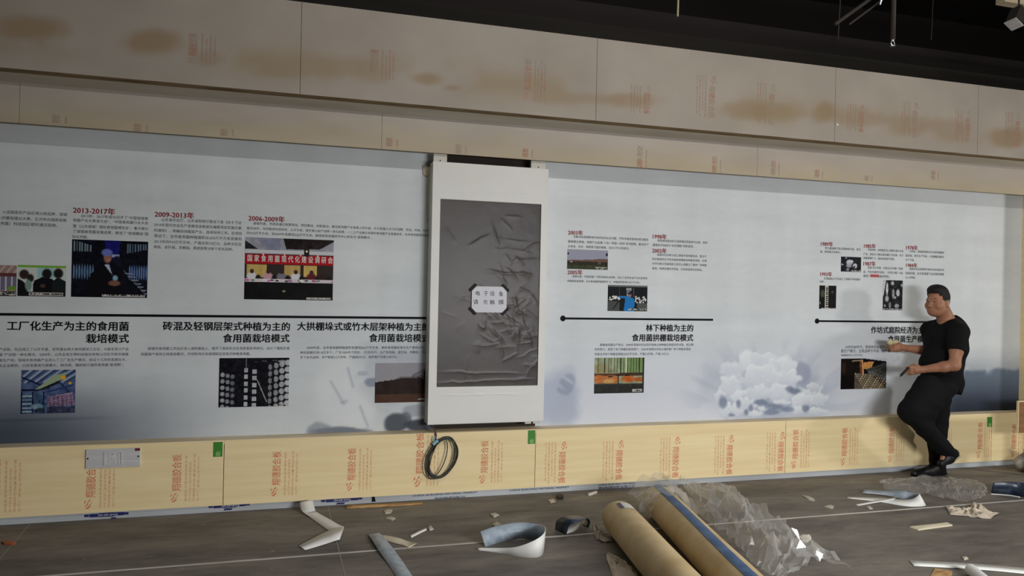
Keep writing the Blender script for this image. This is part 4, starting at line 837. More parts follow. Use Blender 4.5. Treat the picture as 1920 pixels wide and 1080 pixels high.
def ribbon(name, st, m_out, m_in, label, th=.0016, sub=5, parent=None):
    """bent strip: stations (px, py, height, lean x, lean y[, lift]) along its lower edge; catmull-rom between them"""
    B = []; T = []
    for s in st:
        b = np.array(FL(s[0], s[1])); b[2] = s[5] if len(s) > 5 else .001
        B.append(b); T.append(b+np.array((s[3], s[4], s[2])))
    def cm(P):
        out = []
        for i in range(len(P)-1):
            p0, p1, p2, p3 = P[max(i-1, 0)], P[i], P[i+1], P[min(i+2, len(P)-1)]
            for k in range(sub):
                t = k/sub; out.append(.5*((2*p1)+(-p0+p2)*t+(2*p0-5*p1+4*p2-p3)*t*t+(-p0+3*p1-3*p2+p3)*t**3))
        out.append(P[-1]); return out
    B, T = cm(B), cm(T); n = len(B); V1 = []; V2 = []
    for i in range(n):
        t = B[min(i+1, n-1)]-B[max(i-1, 0)]; nn = np.cross(t, T[i]-B[i]); nn = nn/(np.linalg.norm(nn)+1e-9)*th
        V1 += [B[i]+nn, T[i]+nn]; V2 += [B[i]-nn, T[i]-nn]
    V = [np.array((p[0], p[1], max(p[2], .0006))) for p in V1+V2]; k = 2*n; fo = []; fi = []
    for i in range(n-1):
        fo.append((2*i, 2*i+2, 2*i+3, 2*i+1)); fi.append((k+2*i, k+2*i+1, k+2*i+3, k+2*i+2))
        fi.append((2*i+1, 2*i+3, k+2*i+3, k+2*i+1)); fi.append((2*i, k+2*i, k+2*i+2, 2*i+2))
    fi += [(0, 1, k+1, k), (2*n-2, k+2*n-2, k+2*n-1, 2*n-1)]
    mb = MB(); mb.add(V, fo, m_out); mb.n -= len(V); mb.v = mb.v[:len(mb.v)-len(V)]; mb.add(V, fi, m_in)
    o = mb.build(name, M[m_out], smooth=True, parent=parent)
    if parent is None: tag(o, label, 'strip')
    return o
def stations(pairs, lift0=.002):             # two edges of a strip given as pixel pairs lying at given heights
    out = []
    for (ax, ay, az), (bx, by, bz) in pairs:
        a = FL(ax, ay, az); b = FL(bx, by, bz); out.append((a, b))
    return out
def strip(name, pairs, m_top, m_bot, label, th=.0016, sub=4, parent=None):
    ab = stations(pairs); mb = MB()
    B = [np.array(a) for a, b in ab]; T = [np.array(b) for a, b in ab]
    def cm(P):
        out = []
        for i in range(len(P)-1):
            p0, p1, p2, p3 = P[max(i-1, 0)], P[i], P[i+1], P[min(i+2, len(P)-1)]
            for k in range(sub):
                t = k/sub; out.append(.5*((2*p1)+(-p0+p2)*t+(2*p0-5*p1+4*p2-p3)*t*t+(-p0+3*p1-3*p2+p3)*t**3))
        out.append(P[-1]); return out
    B, T = cm(B), cm(T); n = len(B); V1 = []; V2 = []
    for i in range(n):
        t = B[min(i+1, n-1)]-B[max(i-1, 0)]; nn = np.cross(t, T[i]-B[i]); nn = nn/(np.linalg.norm(nn)+1e-9)*th
        V1 += [B[i]+nn, T[i]+nn]; V2 += [B[i]-nn, T[i]-nn]
    V = [np.array((p[0], p[1], max(p[2], .0006))) for p in V1+V2]; k = 2*n; fo = []; fi = []
    for i in range(n-1):
        fo.append((2*i, 2*i+2, 2*i+3, 2*i+1)); fi.append((k+2*i, k+2*i+1, k+2*i+3, k+2*i+2))
        fi.append((2*i+1, 2*i+3, k+2*i+3, k+2*i+1)); fi.append((2*i, k+2*i, k+2*i+2, 2*i+2))
    fi += [(0, 1, k+1, k), (2*n-2, k+2*n-2, k+2*n-1, 2*n-1)]
    mb.add(V, fo, m_top); mb.n -= len(V); mb.v = mb.v[:len(mb.v)-len(V)]; mb.add(V, fi, m_bot)
    o = mb.build(name, M[m_top], smooth=True, parent=parent)
    if parent is None: tag(o, label, 'strip')
    return o
# strip folded in a V, leaning on the skirting
strip('folded_strip', [((563, 941, .07), (586, 937, .07)), ((565, 956, .03), (590.5, 954.5, .03)), ((579.6, 968.5, .006), (595, 961, .008)), ((605, 987, .004), (618, 974, .004)), ((626, 1002, .006), (637, 985, .008)), ((637, 1011, .014), (645, 988, .02)), ((630, 1013, .024), (638, 989, .032)), ((612, 1019, .014), (619, 994, .02)), ((593, 1025, .008), (590, 1008, .012)), ((572, 1031, .004), (560, 1023.5, .006))],
      'strip_white', 'strip_white', 'white strip folded into a V, one end against the skirting')
strip('flat_strip', [((690, 1002, .004), (711, 999, .004)), ((698, 1013, .02), (722, 1010, .02)), ((712, 1035, .012), (739, 1031, .012)), ((731, 1062, .004), (757, 1056, .004)), ((745, 1085, .003), (776, 1085, .003))],
      'strip_grey', 'strip_white', 'straight grey-blue strip running out at the bottom picture edge')
strip('flat_strip', [((716, 1003, .004), (717, 1011, .003)), ((745, 1008, .02), (735, 1017, .004)), ((765, 1015, .02), (755, 1022, .004)), ((782, 1019, .006), (767, 1027, .004))], 'strip_cream', 'strip_cream', 'short cream strip beside the grey-blue strip, split end')
ribbon('curled_strip', [(910, 1026, .085, -.02, .05), (935, 1018, .095, -.01, .04), (975, 1011, .1, 0, .03), (1004, 1014, .1, .02, .02), (1019, 1025, .12, .01, 0), (1016, 1041, .13, .0, -.01), (1000, 1046, .105, -.01, -.01), (970, 1044, .06, -.01, .0), (935, 1037, .028, 0, .01), (895, 1032, .012, 0, .01)],
       'strip_grey', 'strip_white', 'white strip curled into a loop standing on edge, grey inside')
strip('curled_strip', [((1041, 993, .004), (1062, 1003, .004)), ((1044, 976, .075), (1066, 987, .075)), ((1058, 969, .115), (1082, 979, .115)), ((1078, 967, .1), (1100, 972, .1)), ((1099, 973, .05), (1106, 978, .045)), ((1092, 985, .012), (1104, 990, .012))], 'strip_navy', 'strip_navy', 'small dark navy rolled strip left of the big kraft roll')
strip('flat_strip', [((1062, 1001, .01), (1066, 990, .03)), ((1078, 995, .01), (1080, 985, .03)), ((1092, 982, .015), (1088, 979, .04))], 'strip_white', 'strip_white', 'short white strip curling out under the dark navy strip')
strip('curled_strip', [((1617, 924, .012), (1622, 918, .025)), ((1660, 928, .012), (1655, 920, .03)), ((1695, 936, .01), (1690, 920, .06)), ((1724, 941, .005), (1712, 925, .07)), ((1736, 948, .003), (1724, 926, .085)), ((1715, 950, .002), (1714, 934, .05)), ((1690, 948, .002), (1694, 937, .03)), ((1650, 941, .002), (1653, 934, .012)), ((1588, 934, .002), (1590, 932, .006))],
      'strip_grey', 'strip_white', 'white strip bent to a pointed loop left of the far clear film')
strip('flat_strip', [((1603, 946, .003), (1610, 948, .003)), ((1640, 939, .012), (1645, 942, .012)), ((1680, 933, .02), (1676, 937, .02))], 'strip_white', 'strip_white', 'thin white strip crossing the pointed loop')
strip('curled_strip', [((1858, 925, .002), (1862, 906, .1)), ((1880, 927, .002), (1884, 903, .12)), ((1910, 930, .002), (1915, 905, .12)), ((1940, 938, .002), (1945, 912, .12))], 'strip_navy', 'strip_navy', 'dark navy strip standing on edge at the right picture edge')
strip('flat_strip', [((1857, 924, .003), (1858, 927, .003)), ((1890, 927, .003), (1891, 929, .003)), ((1912, 931, .003), (1913, 933, .003))], 'strip_white', 'strip_white', 'thin white strip in front of the standing navy strip')
strip('flat_strip', [((1705, 1051, .004), (1714, 1061, .004)), ((1790, 1055, .006), (1795, 1065, .006)), ((1860, 1060, .006), (1865, 1070, .006)), ((1930, 1066, .004), (1935, 1077, .004))], 'strip_white', 'strip_white', 'long white strip at the bottom right corner')
mb = MB(); a = np.array(FL(1820, 1068, .035)); b = np.array(FL(1860, 1100, .035)); mb.tube([a, b], .034, n=18); tag(mb.build('paper_tube', M['strip_white'], smooth=False), 'white rolled paper tube at bottom edge below the long white strip', 'tube')
sheet('cardboard_piece', [(1753, 1065), (1786, 1071), (1782, 1085), (1742, 1085)], 'lath', 'brown cardboard piece at bottom edge left of the paper tube', 'cardboard')
# laths and scraps
strip('wood_lath', [((648, 948, .01), (650, 953, .004)), ((720, 945, .01), (722, 949.5, .004)), ((792, 942, .01), (793, 945.5, .004))], 'lath', 'lath', 'long thin raw wood lath lying along the skirting', th=.004)
sheet('cream_lath', [(1706, 987), (1776, 979), (1786, 984), (1722, 992.5)], 'strip_cream', 'short cream lath on the open floor at right', 'lath', th=.008)
crumple('tissue_paper', [(1774, 953), (1786, 955), (1800, 960), (1815, 955), (1826, 943), (1842, 948), (1856, 962), (1875, 963), (1858, 973), (1835, 972), (1815, 969), (1782, 966)], 'tissue', 'crumpled beige tissue paper in front of the far clear film', 'paper', .035, 3)
crumple('torn_paper', [(1112, 985), (1120, 990), (1124, 998), (1140, 1006), (1148, 1017), (1128, 1017), (1116, 1010)], 'scrap', 'torn pale paper beside the dark strip, touching the front kraft roll', 'paper', .03, 4)
crumple('torn_paper', [(1137, 1040), (1142, 1037), (1170, 1052), (1190, 1070), (1200, 1090), (1150, 1090), (1139, 1052)], 'tissue', 'torn beige paper beside the front kraft roll at the bottom edge', 'paper', .022, 6)
for nm, pts, m, lb, th in (('paper_scrap', [(720, 957), (728, 954), (736, 956), (733, 961), (722, 962)], 'scrap', 'pale scrap just below the wood lath', .006),
                       ('paper_scrap', [(722, 971), (732, 968), (742, 971), (735, 975)], 'scrap', 'second pale scrap below the wood lath, nearer the viewer', .006),
                       ('paper_scrap', [(802, 990), (806, 984), (813, 991), (806, 993)], 'scrap', 'small crumpled scrap by the tip of the white splinter', .008),
                       ('paper_scrap', [(918, 963), (928, 961), (936, 965), (926, 969)], 'scrap', 'pale scrap on the floor above the curled white loop', .006),
                       ('paper_scrap', [(924, 981), (932, 978), (940, 983), (930, 987), (925, 985)], 'scrap', 'pale scrap directly above the curled white loop, nearer one', .008),
                       ('paper_scrap', [(1027, 937), (1038, 935), (1042, 940), (1032, 942)], 'scrap', 'small pale scrap under the dark rubble crumb by the skirting', .006),
                       ('paper_scrap', [(1102, 925), (1119, 920), (1120, 923), (1104, 928)], 'strip_white', 'white scrap by the skirting behind the front kraft roll', .01),
                       ('paper_scrap', [(1504, 928), (1516, 930), (1526, 934), (1528, 939), (1516, 936)], 'scrap', 'curled pale scrap on the floor right of the big clear film', .008),
                       ('paper_scrap', [(1545, 949), (1556, 946), (1564, 949), (1560, 954)], 'scrap', 'small pale scrap left of the thin crossing strip', .006),
                       ('paper_scrap', [(1624, 950), (1630, 948), (1637, 953), (1630, 954)], 'scrap', 'tiny pale scrap under the pointed white loop', .005),
                       ('plaster_piece', [(1499, 1006), (1504, 1002), (1518, 1002), (1521, 1007), (1514, 1013), (1504, 1011)], 'plaster', 'white plaster piece on the open floor right of the big film', .015),
                       ('paper_scrap', [(1803, 1044), (1812, 1043), (1816, 1047), (1808, 1049)], 'scrap', 'pale scrap above the long white strip', .005),
                       ('rubble_piece', [(1043, 927), (1050, 924), (1057, 928), (1055, 932), (1046, 932)], 'screw', 'dark rubble crumb on the floor under the red stamps by the skirting', .02),
                       ('paper_scrap', [(1246, 914), (1260, 912), (1265, 918), (1256, 923), (1248, 919)], 'plaster', 'white crumpled scrap at the wall end of the blue-taped roll', .02),
                       ('rusty_scrap', [(3, 1015), (14, 1012), (30, 1016), (24, 1020), (8, 1019)], 'copper', 'rusty orange scrap at the left picture edge', .01)):
    tag(sheet(nm, pts, m, lb, 'scrap', th), lb, 'scrap')
strip('white_splinter', [((769, 1004, .004), (771, 1008, .003)), ((785, 996, .01), (787, 1000, .006)), ((799, 990, .008), (800, 994, .004))], 'strip_white', 'strip_white', 'small white splinter on the floor right of the cream strip', th=.003)
# small white bag at the right edge, under the brown board
# ------------------------------------------------------------------ kraft rolls
def roll(name, fa, fb, r, label, ext=1.0):
    a = np.array(FL(*fa, r)); b = np.array(FL(*fb, r)); d = b-a; L = np.linalg.norm(d); d /= L; b = b+d*ext; L += ext
    root = empty(name, (a[0], a[1], 0)); tag(root, label, 'roll')
    n = 40; side = np.cross(d, (0, 0, 1)); V = []; Fc = []
    prof = [(0.0, .0), (0.002, r*.55), (.006, r*.86), (.02, r*.97), (.05, r)]+[(.05+(L-.06)*i/14, r) for i in range(1, 15)]+[(L-.002, r*.96), (L, 0)]
    for j, (s, rr) in enumerate(prof):
        for k in range(n):
            t = 2*math.pi*k/n; w = 1+.012*math.sin(3*t+s*4)*(rr > .01)
            V.append(a+d*s+rr*w*(math.cos(t)*side+math.sin(t)*np.array((0, 0, 1))))
    for j in range(len(prof)-1):
        for k in range(n): Fc.append((j*n+k, j*n+(k+1) % n, (j+1)*n+(k+1) % n, (j+1)*n+k))
    V = [np.array((p[0], p[1], max(p[2], .001))) for p in V]
    mb = MB(); mb.add(V, Fc, 'kraft'); mb.build('wrapped_roll', M['kraft'], parent=root, smooth=True)
    return root, a, d, side, r, L
def on_roll(R, s0, s1, t0, t1, m, name, off=.003, ns=12, nt=6, wob=0):
    root, a, d, side, r, L = R; V = []; 
    for i in range(ns+1):
        for k in range(nt+1):
            s = s0+(s1-s0)*i/ns; t = t0+(t1-t0)*k/nt+wob*math.sin(s*3.1); rr = r*(1+.012*math.sin(3*t+s*4))+off
            V.append(a+d*s+rr*(math.cos(t)*side+math.sin(t)*np.array((0, 0, 1))))
    mb = MB(); mb.add(V, [(i*(nt+1)+k, i*(nt+1)+k+1, (i+1)*(nt+1)+k+1, (i+1)*(nt+1)+k) for i in range(ns) for k in range(nt)], m)
    return mb.build(name, M[m], parent=root, smooth=True)
RA = roll('kraft_roll', (1158, 968), (1258, 1080), .116, 'front kraft paper roll with a white label at its far end')
on_roll(RA, .09, .22, math.radians(72), math.radians(122), 'label', 'paper_label')
o = on_roll(RA, .095, .215, math.radians(73), math.radians(85), 'label_ink', 'label_stripe', off=.0045)
RB = roll('kraft_roll', (1232, 937), (1372, 1080), .116, 'rear kraft paper roll with a long blue tape stripe, under clear film')
on_roll(RB, .02, RB[5]-.05, math.radians(70), math.radians(100), 'blue_tape', 'blue_tape', ns=40, wob=.03)

# ------------------------------------------------------------------ crumpled clear film
def film(name, top, bot, hgt, nu, nv, seed, label, amp=1.0, m='clear'):
    """crumpled sheet between two pixel outlines on the floor, raised by hgt"""
    def along(P, t):
        P = np.array(P, float); k = np.linspace(0, 1, len(P)); return np.interp(t, k, P[:, 0]), np.interp(t, k, P[:, 1])
    r = np.random.default_rng(seed); V = []
    for i in range(nu+1):
        u = i/nu; ax, ay = along(top, u); bx, by = along(bot, u)
        A0 = np.array(FL(ax, ay)); B0 = np.array(FL(bx, by))
        for j in range(nv+1):
            v = j/nv; p = A0*(1-v)+B0*v
            rd = 1-abs(2*float(vnoise(u*nu*.22+v*3, v*nv*.3-u*5, seed))-1); rd2 = 1-abs(2*float(vnoise(u*nu*.5-v*4, v*nv*.5+u*3, seed+5))-1)
            env = math.sin(math.pi*min(1, max(0, .06+.88*v)))**.6*(.35+.65*math.sin(math.pi*(.08+.84*u))**.5)
            z = hgt*env*(.2+.55*rd**1.6+.25*rd2**2)*amp+.004
            q = p+np.array(((r.random()-.5)*.035, (r.random()-.5)*.035, z+.012*r.random())); V.append(q)
    mb = MB(); Fc = []
    for i in range(nu):
        for j in range(nv):
            a = i*(nv+1)+j; b = a+1; c = a+nv+2; d = a+nv+1
            Fc += [(a, b, c), (a, c, d)] if r.random() < .5 else [(a, b, d), (b, c, d)]
    mb.add(V, Fc, m); return tag(mb.build(name, M[m]), label, 'plastic film')
film('clear_film', [(1268, 916), (1300, 926), (1345, 938), (1395, 968), (1440, 1000), (1490, 1036), (1535, 1060), (1600, 1090)], [(1300, 972), (1330, 1000), (1360, 1025), (1385, 1050), (1410, 1075), (1430, 1095), (1450, 1105), (1470, 1110)], .31, 42, 15, 5, 'big heap of crumpled clear film right of the blue-taped roll')
film('clear_film', [(1648, 908), (1680, 901), (1720, 900), (1760, 901), (1795, 901), (1832, 907), (1850, 920)], [(1660, 922), (1700, 928), (1740, 934), (1775, 942), (1800, 945), (1830, 944), (1848, 934)], .085, 40, 11, 9, 'far clear plastic film spread by the shoes of the man')
# film draped over the wall end of the blue-taped roll
def drape(R, s0, s1, t0, t1, n, k, seed):
    root, a, d, side, r, L = R; rr = np.random.default_rng(seed); V = []
    for i in range(n+1):
        for j in range(k+1):
            s = s0+(s1-s0)*i/n; t = t0+(t1-t0)*j/k
            o = r+.012+.05*rr.random()**2+.03*vnoise(i*.6, j*.6, seed); p = a+d*s+o*(math.cos(t)*side+math.sin(t)*np.array((0, 0, 1)))
            V.append(np.array((p[0]+(rr.random()-.5)*.02, p[1], max(p[2], .004))))
    Fc = []
    for i in range(n):
        for j in range(k):
            q = i*(k+1)+j; Fc += [(q, q+1, q+k+2), (q, q+k+2, q+k+1)]
    mb = MB(); mb.add(V, Fc, 'clear'); return mb.build('clear_bag', M['clear'])
tag(drape(RB, -.08, .42, math.radians(-5), math.radians(185), 9, 14, 4), 'clear plastic bag draped over the wall end of the blue-taped roll', 'plastic film')

# ------------------------------------------------------------------ the man: distance field figures meshed with surface nets
class SDF:
    def __init__(s, lo, hi, h):
        s.lo = np.array(lo, float); s.h = h; s.n = np.ceil((np.array(hi)-s.lo)/h).astype(int)+1
        s.f = np.full(tuple(s.n), .06, np.float32)
    def _sub(s, lo, hi):
        i0 = np.maximum(0, np.floor((np.array(lo)-s.lo)/s.h).astype(int)); i1 = np.minimum(s.n, np.ceil((np.array(hi)-s.lo)/s.h).astype(int)+1)
        if np.any(i1 <= i0): return None, None
        sl = tuple(slice(a, b) for a, b in zip(i0, i1)); g = [s.lo[k]+s.h*np.arange(i0[k], i1[k]) for k in range(3)]
        return sl, np.stack(np.meshgrid(*g, indexing='ij'), -1)
    def _mix(s, sl, d, k):
        f = s.f[sl]; h = np.clip(.5+.5*(f-d)/k, 0, 1); s.f[sl] = f*(1-h)+d*h-k*h*(1-h)
    def cap(s, a, b, ra, rb, k=.02):
        a, b = np.array(a, float), np.array(b, float); m = max(ra, rb)+.05; sl, P = s._sub(np.minimum(a, b)-m, np.maximum(a, b)+m)
        if sl is None: return s
        ab = b-a; t = np.clip(((P-a)@ab)/(ab@ab+1e-12), 0, 1); d = np.linalg.norm(P-a-t[..., None]*ab, axis=-1)-(ra+(rb-ra)*t)
        s._mix(sl, d, k); return s
    def cut(s, a, b, ra, rb, k=.02):          # flat-ended tapered cylinder
        a, b = np.array(a, float), np.array(b, float); m = max(ra, rb)+.05; sl, P = s._sub(np.minimum(a, b)-m, np.maximum(a, b)+m)
        ab = b-a; L = np.linalg.norm(ab); t = ((P-a)@ab)/(L*L); tc = np.clip(t, 0, 1); d = np.linalg.norm(P-a-t[..., None]*ab, axis=-1)-(ra+(rb-ra)*tc)
        d = np.maximum(d, np.abs(t-.5)*L-.5*L); s._mix(sl, d, k); return s
    def ell(s, c, r, k=.02, R=None):
        c, r = np.array(c, float), np.array(r, float); m = r.max()+.05; sl, P = s._sub(c-m, c+m)
        if sl is None: return s
        q = P-c
        if R is not None: q = q@np.array(R).T
        k0 = np.linalg.norm(q/r, axis=-1); k1 = np.linalg.norm(q/(r*r), axis=-1)+1e-9; s._mix(sl, k0*(k0-1)/k1, k); return s
    def carve(s, d_fn):                       # keep only where d_fn < 0
        g = [s.lo[k]+s.h*np.arange(s.n[k]) for k in range(3)]; P = np.stack(np.meshgrid(*g, indexing='ij'), -1); s.f = np.maximum(s.f, d_fn(P)).astype(np.float32); return s
    def mesh(s):
        f = s.f; ins = f < 0; n = f.shape
        c = np.zeros((n[0]-1, n[1]-1, n[2]-1), np.uint8)
        for dx in (0, 1):
            for dy in (0, 1):
                for dz in (0, 1): c += ins[dx:n[0]-1+dx, dy:n[1]-1+dy, dz:n[2]-1+dz]
        I = np.argwhere((c > 0) & (c < 8)); idx = np.full(c.shape, -1, np.int64); idx[tuple(I.T)] = np.arange(len(I))
        acc = np.zeros((len(I), 3)); cnt = np.zeros(len(I)); cor = [(x, y, z) for x in (0, 1) for y in (0, 1) for z in (0, 1)]
        for p in cor:
            for ax in range(3):
                if p[ax] == 1: continue
                q = list(p); q[ax] = 1; fa = f[tuple((I+p).T)]; fb = f[tuple((I+q).T)]; m = (fa < 0) != (fb < 0)
                t = np.where(m, fa/(fa-fb+1e-12), 0); pos = I+np.array(p); pos = pos.astype(float); pos[:, ax] += t; acc[m] += pos[m]; cnt += m
        V = s.lo+s.h*acc/cnt[:, None]; Fs = []
        for ax in range(3):
            u, w = (ax+1) % 3, (ax+2) % 3
            sa = [slice(None)]*3; sb = [slice(None)]*3; sa[ax] = slice(0, -1); sb[ax] = slice(1, None)
            A, B = ins[tuple(sa)], ins[tuple(sb)]; E = np.argwhere(A != B)
            E = E[(E[:, u] > 0) & (E[:, w] > 0) & (E[:, u] < n[u]-1) & (E[:, w] < n[w]-1)]
            inside = A[tuple(E.T)]
            def cell(du, dw):
                q = E.copy(); q[:, u] -= du; q[:, w] -= dw; return idx[tuple(q.T)]
            a, b, c_, d = cell(1, 1), cell(0, 1), cell(0, 0), cell(1, 0)
            quad = np.stack([a, b, c_, d], 1); quad[~inside] = quad[~inside][:, ::-1]; Fs.append(quad)
        return V, np.concatenate(Fs)
    def build(s, name, m, parent):
        V, Fc = s.mesh(); mb = MB(); mb.v = [tuple(p) for p in V]; mb.n = len(V); mb.f = [tuple(map(int, q)) for q in Fc]; mb.m = [0]*len(mb.f); mb.mats = ['']
        return mb.build(name, m, parent=parent, smooth=True)

Y0 = 5.66
def J(px, py, Y): return np.array(WL(px, py, Y))
fw, lf, up_ = np.array((-1., 0, 0)), np.array((0, -1., 0)), np.array((0, 0, 1.))
pel = J(1769, 712, Y0); chest = J(1774, 645, Y0); belly = J(1766, 686, Y0); neck = J(1779, 599, Y0); head = J(1758, 567, Y0)
shL, shR = J(1797, 621, Y0-.185), J(1744, 617, Y0+.185)
elL, wrL = J(1790, 685, Y0-.24), J(1729, 693, Y0-.08)
elR, wrR = J(1752, 660, Y0+.2), J(1694, 652, Y0+.24)
hipL, knL, anL = J(1766, 728, Y0-.09), J(1708, 774, Y0-.12), J(1772, 843, Y0-.07)
hipR, knR, anR = J(1760, 722, Y0+.09), J(1756, 800, Y0+.10), J(1759, 874, Y0+.12)
toeR = np.array(FL(1714, 890, .025)); heelL, toeL = J(1789, 850, Y0-.07), J(1765, 869, Y0-.08)
root_z = 0.0
man = empty('person', (anR[0], anR[1], 0)); tag(man, 'person in black t-shirt and trousers, mid-step beside right mural, working with both hands', 'person')
lo = np.array((min(wrR[0], wrL[0], knL[0])-.26, Y0-.42, -.02)); hi = np.array((shL[0]+.32, Y0+.45, head[2]+.22))
def hand(S, wr, d, back, thumb, curl, fl=1.0):
    d, back, thumb = [np.array(v, float)/np.linalg.norm(v) for v in (d, back, thumb)]
    S.cap(wr, wr+d*.05, .026, .03, .02)
    for o in (-.028, -.010, .010, .028): S.cap(wr+d*.03+thumb*o*.8, wr+d*.088+thumb*o, .016, .0135, .012)
    tips = []
    for i, o in enumerate((.030, .010, -.010, -.029)):
        p = wr+d*.09+thumb*o; L = (.92, 1.05, 1.0, .78)[i]*fl; ang = 0
        for seg, (ln, r) in enumerate(((.042, .0102), (.027, .0094), (.021, .0085))):
            ang += curl[seg]*(1+.08*i); q = p+ln*L*(d*math.cos(ang)-back*math.sin(ang)); S.cap(p, q, r, r*.93, .005); p = q
        tips.append(p)
    p = wr+d*.025+thumb*.028; q = p+(d*.55+thumb*.45-back*.5)*.05; S.cap(p, q, .014, .0115, .014); e = q+(d*.8-thumb*.1-back*.55)*.032; S.cap(q, e, .0112, .0095, .005)
    return tips
S = SDF(lo, hi, .0046)
# torso (under the shirt), pelvis, legs
S.ell(chest, (.125, .19, .2), .05).ell(belly, (.15, .17, .16), .06).ell(pel, (.13, .16, .13), .05)
S.cap(neck-np.array((0, 0, .05)), head-np.array((-.024, 0, .03)), .072, .068, .04); S.cap(neck-np.array((0, 0, .05)), shL, .06, .055, .05); S.cap(neck-np.array((0, 0, .05)), shR, .06, .055, .05)
for sh, el, wr in ((shL, elL, wrL), (shR, elR, wrR)):
    S.cap(sh, sh*.45+el*.55, .062, .056, .04); S.cap(sh*.45+el*.55, el, .055, .047, .03); m1 = el*.68+wr*.32; S.cap(el, m1, .046, .047, .025); S.cap(m1, wr, .046, .029, .02)
for hp, kn, an in ((hipL, knL, anL), (hipR, knR, anR)):
    S.cap(hp, kn, .085, .06, .05); m1 = kn*.65+an*.35; S.cap(kn, m1, .055, .058, .03); S.cap(m1, an, .056, .03, .03)
S.cap(anR-np.array((0, 0, .03)), toeR+np.array((.03, 0, .0)), .026, .02, .01); S.cap(anL, toeL, .026, .02, .01)
# head: skull, face, jaw, nose, brow, ears
hf = np.array((-.985, -.17, 0)); hf /= np.linalg.norm(hf); hl = np.array((hf[1], -hf[0], 0))*1.0
if hl@lf < 0: hl = -hl
HR = np.stack([hf, hl, up_])
def hp(f, l, u): return head+hf*f+hl*l+up_*u
S.ell(hp(-.012, 0, .045), (.098, .082, .098), .02, HR); S.ell(hp(.03, 0, -.03), (.07, .074, .09), .03, HR); S.ell(hp(.045, 0, -.085), (.052, .052, .042), .03, HR); S.ell(hp(-.005, 0, -.06), (.07, .072, .06), .03, HR)
S.cap(hp(.093, 0, .0), hp(.112, 0, -.032), .009, .014, .014); S.ell(hp(.1, .014, -.036), (.012, .009, .008), .008, HR); S.ell(hp(.1, -.014, -.036), (.012, .009, .008), .008, HR)
S.cap(hp(.086, .022, .024), hp(.076, .05, .022), .011, .009, .014); S.cap(hp(.086, -.022, .024), hp(.076, -.05, .022), .011, .009, .014)
S.cap(hp(.088, .018, -.062), hp(.094, 0, -.061), .0085, .0095, .008); S.cap(hp(.088, -.018, -.062), hp(.094, 0, -.061), .0085, .0095, .008); S.cap(hp(.086, .014, -.074), hp(.086, -.014, -.074), .010, .010, .01)
S.ell(hp(.055, .052, -.03), (.035, .026, .032), .02, HR); S.ell(hp(.055, -.052, -.03), (.035, .026, .032), .02, HR)
for sg in (1, -1):
    S.ell(hp(-.018, sg*.084, -.005), (.022, .011, .034), .008, HR); S.ell(hp(-.012, sg*.086, -.034), (.012, .008, .012), .008, HR)
# hands
dL = np.array((-.8, .5, -.1)); tipsL = hand(S, wrL, dL, np.array((-.35, -.6, .2)), np.array((-.2, .0, 1)), (.75, 1.05, .7))
dR = np.array((-.95, .1, .05)); tipsR = hand(S, wrR, dR, np.array((-.1, -.9, .2)), np.array((0, .15, 1)), (.55, .8, .6))
body = S.build('body', M['skin'], man)
# hair
S = SDF(head-.2, head+.24, .0046)
S.ell(hp(-.014, 0, .047), (.105, .0885, .104), .01, HR); S.ell(hp(.006, 0, .105), (.086, .076, .056), .025, HR); S.ell(hp(.03, 0, .112), (.062, .07, .046), .02, HR)
def hairclip(P):
    q = (P-head)@HR.T; f, l, u = q[..., 0], q[..., 1], q[..., 2]
    line_ = np.where(f > .02, .082-.2*np.clip(.055-f, 0, 1), .04)       # front hairline, sides over the ears
    line_ = np.where(f < -.03, .03-.9*np.clip(-.03-f, 0, .12), np.where(f < .034, -.005+.5*np.clip(f+.03, 0, 1), line_))
    line_ = np.where((f >= .034) & (f < .06) & (np.abs(l) > .055), .06, line_)
    return np.maximum(line_-u, -.3-u)
S.carve(hairclip); h_ = S.build('hair', M['hair'], man)
for sg in (1, -1):
    mb = MB(); mb.tube([hp(.0885, sg*.02, .029), hp(.088, sg*.034, .032), hp(.078, sg*.05, .028)], [.0045, .0055, .003], n=6); mb.build('eyebrow', M['hair'], parent=man)
    mb = MB(); mb.tube([hp(.0905, sg*.022, .004), hp(.0895, sg*.032, .006), hp(.082, sg*.042, .004)], [.002, .0052, .002], n=8); mb.build('eye', M['eye'], parent=man)
mb = MB(); mb.tube([hp(.0955, .02, -.067), hp(.1025, .0, -.0665), hp(.0955, -.02, -.067)], [.002, .005, .002], n=8); mb.build('lips', M['lips'], parent=man)
mb = MB(); mb.tube([hp(.02, .0875, .016), hp(-.01, .0955, .022), hp(-.035, .094, .014), hp(-.04, .0915, -.004)], .0026, n=6); mb.tube([hp(-.028, .092, -.034), hp(-.03, .092, -.042)], .005, n=8); s = mb.build('ear_loop', M['metal_pale'], parent=man); s['label'] = 'pale loop over the ear'
